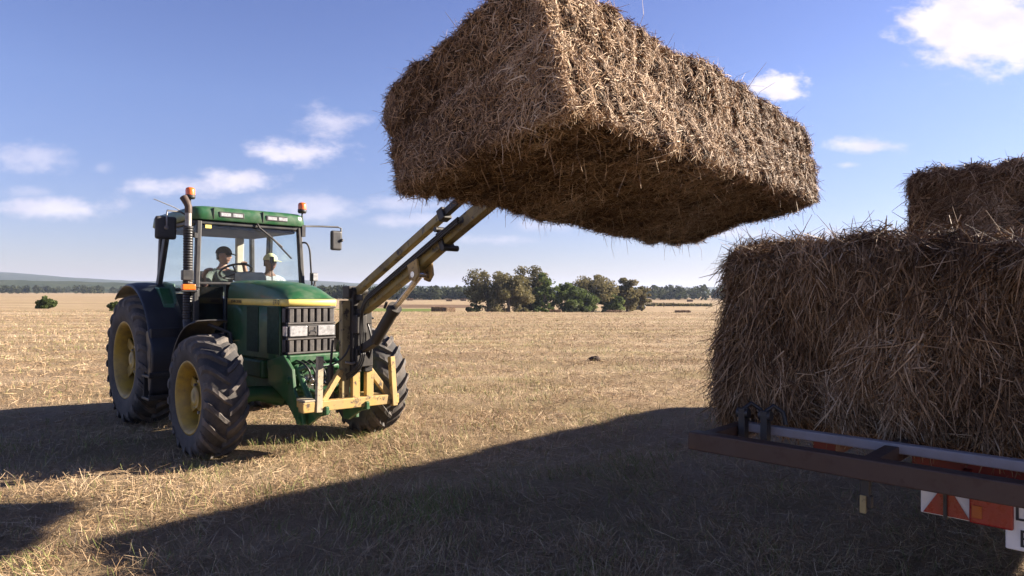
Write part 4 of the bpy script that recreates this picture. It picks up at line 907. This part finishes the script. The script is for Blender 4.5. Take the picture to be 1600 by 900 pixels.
# fork carriage against the tractor side of the bale
fc = MB(); U = Vector((.978, 0, .208)); N_ = Vector((-.208, 0, .978))
base = Vector((3.60, 0, 2.40))
for yy in (-.25, .75, 1.75): fc.bar(base + Vector((-.05, yy, 0)) + N_ * .05, base + Vector((-.05, yy, 0)) + N_ * .62, .06, .06, up=(1, 0, 0))
for zz in (.16, .55): fc.bar(base + Vector((-.06, -.35, 0)) + N_ * zz, base + Vector((-.06, 1.85, 0)) + N_ * zz, .06, .07)
for yy in (-.05, .55, 1.15, 1.6): fc.tube([base + Vector((-.05, yy, 0)) + N_ * .18, base + Vector((.9, yy, 0)) + N_ * .18 + U * .05], [.022, .008], 8)
fc.box((3.47, YB, 2.68), (.16, .18, .34)); fc.build('fork_carriage', M['grease'], ld, bevel=.006)

# ------------------------------------------------------------------ people in the cab
def skin_body(name, J, E, parent, mat, sub=2, root=None):
    """one continuous skinned body: J name -> (pos, radius), E pairs"""
    names = list(J); me = bpy.data.meshes.new(name); me.from_pydata([J[n][0] for n in names], [(names.index(a), names.index(b)) for a, b in E], [])
    o = link(name, me, parent); me.materials.append(mat)
    q = o.modifiers.new('skin', 'SKIN'); q.use_smooth_shade = True
    sv = me.skin_vertices[0].data
    for i, n in enumerate(names): sv[i].radius = (J[n][1], J[n][1]); sv[i].use_root = (n == (root or names[0]))
    s_ = o.modifiers.new('sub', 'SUBSURF'); s_.levels = s_.render_levels = sub
    return o
def head(parent, c, face, mat, scale=1.0):
    """head with brow, nose, mouth, chin and ears; face = heading angle"""
    mb = MB(); rows = []; n, m = 28, 22; Rz = Matrix.Rotation(face, 3, 'Z')
    for i in range(m + 1):
        t = math.pi * i / m; z = -math.cos(t); r = []
        for k in range(n + 1):
            a = 2 * math.pi * k / n - math.pi; rad = math.sin(t); x, y = math.cos(a) * rad, math.sin(a) * rad
            X, Y, Z = x * .098, y * .076, z * .122
            f_ = max(0, math.cos(a))
            if z < -.1: X *= 1 - .12 * (-.1 - z) * (1.4 if x < 0 else .4); Y *= 1 - .30 * (-.1 - z)
            nose = math.exp(-(a / .17) ** 2) * math.exp(-((z + .16) / .17) ** 2) * .026; nose += math.exp(-(a / .12) ** 2) * math.exp(-((z - .05) / .2) ** 2) * .010
            eye = sum(math.exp(-((a - s * .36) / .17) ** 2) for s in (-1, 1)) * math.exp(-((z - .04) / .10) ** 2) * .010
            brow = math.exp(-(a / .6) ** 2) * math.exp(-((z - .20) / .09) ** 2) * .005
            mouth = math.exp(-(a / .28) ** 2) * (math.exp(-((z + .46) / .06) ** 2) * .006 - math.exp(-((z + .53) / .025) ** 2) * .004 + math.exp(-((z + .60) / .05) ** 2) * .005)
            chin = math.exp(-(a / .35) ** 2) * math.exp(-((z + .85) / .13) ** 2) * .014
            X += nose - eye + brow + mouth + chin
            ear = sum(math.exp(-((a - s * 1.65) / .14) ** 2) for s in (-1, 1)) * math.exp(-((z + .02) / .22) ** 2) * .020
            Y += math.copysign(ear, y)
            r.append(Vector(c) + Rz @ (Vector((X, Y, Z)) * scale))
        rows.append(r)
    mb.grid(rows); return mb
def cap(parent, c, face, mat, scale=1.0):
    mb = MB(); Rz = Matrix.Rotation(face, 3, 'Z'); rows = []
    for i in range(10):
        t = i / 9 * math.pi / 2; r = []
        for k in range(29):
            a = 2 * math.pi * k / 28; r.append(Vector(c) + Rz @ (Vector((math.cos(a) * .112 * math.cos(t) - .004, math.sin(a) * .089 * math.cos(t), .036 + .10 * math.sin(t))) * scale))
        rows.append(r)
    mb.grid(rows); rows = []
    for i in range(5):
        rows.append([Vector(c) + Rz @ (Vector((.095 + .075 * i / 4 * math.cos(a) ** .6 - .02 * (1 - math.cos(a)), math.sin(a) * (.085 + .004 * i), .040 - .018 * (i / 4) - .012 * abs(math.sin(a)))) * scale) for a in [R(-78 + 156 * k / 12) for k in range(13)]])
    mb.grid(rows); return mb.build('cap', mat, parent, solid=.006)
def hand(J, E, pre, wrist, d, n, curl, s):
    """palm, four fingers of unequal length and a thumb added to the body graph; d along the hand, n palm-side normal"""
    d, n = Vector(d).normalized(), Vector(n).normalized(); w = d.cross(n).normalized() * s; P = Vector(wrist)
    J[pre + 'palm'] = (P + d * .05, .030); E.append((pre + 'wrist', pre + 'palm')); J[pre + 'knuck'] = (P + d * .085, .028); E.append((pre + 'palm', pre + 'knuck'))
    for k, (off, ln) in enumerate(((-.030, .070), (-.010, .078), (.011, .072), (.030, .058))):
        b = P + d * .095 + w * off; q = d.copy(); prev = pre + 'knuck'; p = b
        for j, fr in enumerate((.15, .40, .35, .25)):
            if j: q = (q * math.cos(curl * .55) + n * math.sin(curl * .55)).normalized(); p = p + q * ln * fr
            nm = f'{pre}f{k}{j}'; J[nm] = (p, (.0105, .0095, .0085, .0075)[j]); E.append((prev, nm)); prev = nm
    t0 = P + d * .035 - w * .034; t1 = t0 - w * .022 + d * .03 + n * .012; t2 = t1 + d * .03 + n * .018
    for nm, p, r, pv in (('t0', t0, .014, 'palm'), ('t1', t1, .011, 't0'), ('t2', t2, .0085, 't1')): J[pre + nm] = (p, r); E.append((pre + pv, pre + nm))
def person(label, hip, face, lean, headturn, handL, handR, curlL, curlR, shirt, skin, capmat, eL, eR, hd=.0):
    p = thing('person', label, 'person', (TX, TY, 0), TYAW)
    hx, hy, hz = hip; F = Vector((math.cos(face), math.sin(face), 0)); Lf = Vector((-F.y, F.x, 0)); Hp = Vector(hip); Z = Vector((0, 0, 1))
    up_ = (Z + F * lean).normalized(); ch = Hp + up_ * .34; nk = Hp + up_ * .53; hdp = nk + Z * .150 + F * .05
    J = {'hip': (Hp, .13), 'waist': (Hp + up_ * .16, .125), 'chest': (ch, .135), 'top': (Hp + up_ * .46, .09), 'neck': (nk, .055), 'skull': (nk + Z * .09 + F * .02, .058)}
    E = [('hip', 'waist'), ('waist', 'chest'), ('chest', 'top'), ('top', 'neck'), ('neck', 'skull')]
    Sh = {}
    for s, pre, hnd, el, cl in ((1, 'L', handL, eL, curlL), (-1, 'R', handR, eR, curlR)):
        sh = Hp + up_ * .415 + Lf * s * .185; wr = Vector(hnd[0]); e = Vector(el)
        J[pre + 'sh'] = (sh, .062); J[pre + 'el'] = (e, .042); J[pre + 'fa'] = (e.lerp(wr, .35), .040); J[pre + 'wrist'] = (wr, .027)
        E += [('top', pre + 'sh'), (pre + 'sh', pre + 'el'), (pre + 'el', pre + 'fa'), (pre + 'fa', pre + 'wrist')]
        Sh[pre] = (sh, e)
        hand(J, E, pre, wr, hnd[1], hnd[2], cl, s)
        kn = Hp + F * .44 + Lf * s * .13 + Z * .04; an = kn + F * .06 - Z * .40; hj = Hp + Lf * s * .09 + F * .05
        J[pre + 'hj'] = (hj, .10); J[pre + 'kn'] = (kn, .062); J[pre + 'cf'] = (kn.lerp(an, .35), .056); J[pre + 'an'] = (an, .038); J[pre + 'toe'] = (an + F * .17 - Z * .05, .034)
        E += [('hip', pre + 'hj'), (pre + 'hj', pre + 'kn'), (pre + 'kn', pre + 'cf'), (pre + 'cf', pre + 'an'), (pre + 'an', pre + 'toe')]
    body = skin_body('body', J, E, p, skin, 1)
    hm_ = head(p, hdp, face + headturn, skin); ho_ = hm_.build('head', skin, body)
    fz = Matrix.Rotation(face + headturn, 3, 'Z')
    ey = MB()
    for s in (-1, 1): c_ = hdp + fz @ Vector((.080, s * .030, .006)); ey.lathe([(-.010, 0), (-.006, .008), (0, .010), (.006, .008), (.010, 0)], 'z', c_, 10)
    ey.build('eyes', M['eye'], body)
    br = MB(); lp = MB()
    for s in (-1, 1): br.bar(hdp + fz @ Vector((.093, s * .012, .026)), hdp + fz @ Vector((.083, s * .046, .022)), .008, .008)
    br.build('eyebrows', M['hair'], body)
    lp.tube([hdp + fz @ Vector(q) for q in ((.083, -.024, -.058), (.092, 0, -.056), (.083, .024, -.058))], [.003, .006, .003], 8); lp.build('lips', M['lips'], body)
    hr = MB(); rows = []
    for i in range(7):
        t = i / 6; rows.append([hdp + fz @ Vector((-.104 * math.cos(a) * (1 - .05 * t), .081 * math.sin(a), .05 - .10 * t)) for a in [R(-75 + 150 * k / 12) for k in range(13)]])
    hr.grid(rows); hr.build('hair', M['hair'], body, solid=.008)
    cap(p, hdp, face + headturn, capmat)
    # shirt over torso and upper arms, trousers over hips and legs
    SJ = {'hip': (Hp + Z * .02, .150), 'waist': (Hp + up_ * .16, .148), 'chest': (ch, .158), 'top': (Hp + up_ * .455, .108), 'coll': (nk - up_ * .012, .070)}
    SE = [('hip', 'waist'), ('waist', 'chest'), ('chest', 'top'), ('top', 'coll')]
    for pre in 'LR':
        sh, e = Sh[pre]; SJ[pre + 's'] = (sh, .080); SJ[pre + 'e'] = (sh.lerp(e, .72), .066); SE += [('top', pre + 's'), (pre + 's', pre + 'e')]
    skin_body('shirt', SJ, SE, p, shirt, 2)
    TJ = {'hip': (Hp, .152)}; TE = []
    for s, pre in ((1, 'L'), (-1, 'R')):
        TJ[pre + 'h'] = (Hp + Lf * s * .10 + F * .05, .115); TJ[pre + 'k'] = (Hp + F * .45 + Lf * s * .13 + Z * .04, .078); TJ[pre + 'a'] = (J[pre + 'an'][0] + Z * .02, .056)
        TE += [('hip', pre + 'h'), (pre + 'h', pre + 'k'), (pre + 'k', pre + 'a')]
    skin_body('trousers', TJ, TE, p, M['jeans'], 2)
    return p
person('driver in a navy cap and grey green t-shirt with one hand on the steering wheel', (-2.12, -.04, 1.575), R(-4), .12, R(38),
       ((-1.70, .10, 2.14), (.75, -.25, .10), (.2, 0, -1)), ((-1.66, -.44, 1.99), (.6, .15, .5), (.3, .5, -.6)), .9, 1.1, M['tshirt'], M['skin'], M['navycap'],
       (-1.88, .25, 1.84), (-1.90, -.37, 1.80))
person('passenger in a pale yellow cap and white shirt sitting beside the driver', (-2.02, .60, 1.50), R(-6), .05, R(20),
       ((-1.70, .66, 1.72), (.8, -.2, -.2), (0, 0, -1)), ((-1.70, .46, 1.72), (.8, .2, -.2), (0, 0, -1)), .7, .7, M['whiteshirt'], M['skin_tan'], M['yellowcap'],
       (-1.93, .78, 1.82), (-1.93, .34, 1.82))

# ------------------------------------------------------------------ trailer
tr = thing('trailer', 'flat bed hay trailer with brown rear rack, lamps and a number plate', 'trailer', (T0.x, T0.y, 0), TZ)
# local: x = right across the trailer, y = forward, z up
OUT = -.60
mb = MB(); mb.bar((.17, OUT, 1.055), (2.56, OUT, 1.055), .075, .085); mb.build('outer_rail', M['brownsteel'], tr, bevel=.006)
mb = MB(); mb.bar((.24, -.19, 1.072), (2.55, -.19, 1.072), .05, .045); mb.build('inner_rail', M['greysteel'], tr, bevel=.006)
for x in (.21, .94, 1.72, 2.50):
    mb = MB(); mb.bar((x, OUT + .038, 1.047), (x + .02, .70, 1.047), .06, .07); mb.build('cross_member', M['brownsteel'], tr, bevel=.005)
for x in (.27, .385):
    mb = MB(); mb.box((x, -.245, 1.09), (.035, .05, .17)); mb.tube([(x - .03, -.245, 1.15), (x + .03, -.245, 1.15)], .026, 12); mb.tube([(x, -.245, 1.17), (x + .03, -.22, 1.20), (x + .07, -.20, 1.17), (x + .085, -.2, 1.11)], .012, 8); mb.build('strap_winch', M['black'], tr, bevel=.008)
mb = MB(); mb.box((1.22, 5.6, 1.045), (2.46, 10.8, .05)); mb.build('deck', M['brownsteel'], tr)
mb = MB(); mb.box((1.70, .16, .965), (1.5, .08, .13)); mb.box((.45, 5.8, .93), (.12, 10.8, .16)); mb.box((1.95, 5.8, .93), (.12, 10.8, .16)); mb.box((1.6, .24, .86), (1.5, .06, .06)); mb.build('chassis', M['red'], tr, bevel=.006)
mb = MB(); mb.bar((.95, OUT - .01, 1.012), (.95, OUT - .01, .94), .035, .03, up=(0, 1, 0)); mb.box((.95, OUT - .01, .925), (.05, .025, .05)); mb.build('hook', M['black'], tr, bevel=.004)
mb = MB(); mb.box((.945, OUT - .028, .915), (.022, .010, .07)); mb.build('strap_tag', M['mast_yellow'], tr)
mb = MB(); mb.box((2.16, 1.55, .60), (.40, 2.9, .62)); mb.build('shade_blocker', M['black'], tr, bevel=.02)  # added unseen box, blocks the sunlight passing under the trailer
# lamp board: white board with red triangle, red lamp, and the plate
BX, BY, BZ = 1.08, -.30, .905
mb = MB(); mb.box((BX + .36, BY, BZ), (.72, .02, .13)); bdo = mb.build('lamp_board', M['white'], tr, bevel=.003)
mb = MB(); mb.prism([(BX + .01, BZ - .06), (BX + .175, BZ - .06), (BX + .0925, BZ + .08)], BY - .016, BY - .022 + .008, 'xz'); mb.build('triangle_reflector', M['redlens'], bdo)
mb = MB(); mb.bar((BX + .0925, BY - .026, BZ - .07), (BX + .0925, BY - .026, BZ + .09), .012, .02, up=(0, 1, 0)); mb.build('board_bracket', M['black'], bdo)
mb = MB(); mb.box((BX + .25, BY - .03, BZ), (.145, .04, .12)); lo = mb.build('rear_lamp', M['redlens'], bdo, bevel=.008)
mb = MB(); mb.box((BX + .205, BY - .052, BZ - .01), (.035, .006, .05)); mb.build('indicator_lens', M['amber_dull'], lo, bevel=.002)
mb = MB(); mb.box((BX + .475, BY - .03, BZ - .035), (.36, .012, .20)); pl = mb.build('number_plate', M['white'], bdo, bevel=.006)
text('lettering', 'L 41', .085, (BX + .605, BY - .038, BZ + .045), (R(90), 0, 0), M['ink'], pl) if False else None
text('lettering', 'L', .095, (BX + .345, BY - .038, BZ + .012), (R(90), 0, 0), M['ink'], pl)
text('lettering', 'E', .095, (BX + .36, BY - .038, BZ - .088), (R(90), 0, 0), M['ink'], pl)
for o_ in (.1, .6): mb = MB(); mb.bar((BX + o_, BY + .02, BZ + .04), (BX + o_, .12, .94), .03, .04); mb.build('board_arm', M['red'], tr)
def tyre_simple(x, y):
    w = MB(); w.lathe([(-.11, .0), (-.11, .20), (-.12, .25), (-.15, .36), (-.13, .45), (-.05, .48), (.05, .48), (.13, .45), (.15, .36), (.12, .25), (.11, .20), (.11, 0)], 'x', (0, 0, 0), 40); o = w.build('wheel', M['tyre'], tr); o.location = (x, y, .48)
    h_ = MB(); h_.lathe([(-.125, 0), (-.125, .16), (-.09, .235), (.09, .235), (.125, .16), (.125, 0)], 'x', (0, 0, 0), 30); h_.build('rim', M['red'], o)
for y in (5.4, 6.7):
    for x in (.25, 2.15): tyre_simple(x, y)
mb = MB(); mb.tube([(.25, 5.4, .48), (2.15, 5.4, .48)], .05, 10); mb.tube([(.25, 6.7, .48), (2.15, 6.7, .48)], .05, 10); mb.box((.45, 6.05, .72), (.1, 1.8, .30)); mb.box((1.95, 6.05, .72), (.1, 1.8, .30)); mb.build('axle', M['black'], tr)

# clod of old straw lying in the field
mb = MB(); rows = []
for i in range(9):
    t = math.pi * i / 8; rows.append([(math.sin(t) * math.cos(a) * .15 * (1 + .25 * math.sin(3 * a + i)), math.sin(t) * math.sin(a) * .10, .05 - math.cos(t) * .07 * (1 + .2 * math.cos(2 * a))) for a in [2 * math.pi * k / 14 for k in range(15)]])
mb.grid(rows); c = mb.build('straw_clump', M['packed']); c.location = (2.155, 17.5, 0); props(c, 'small dark clump of straw lying alone on the lit stubble', 'straw clump')
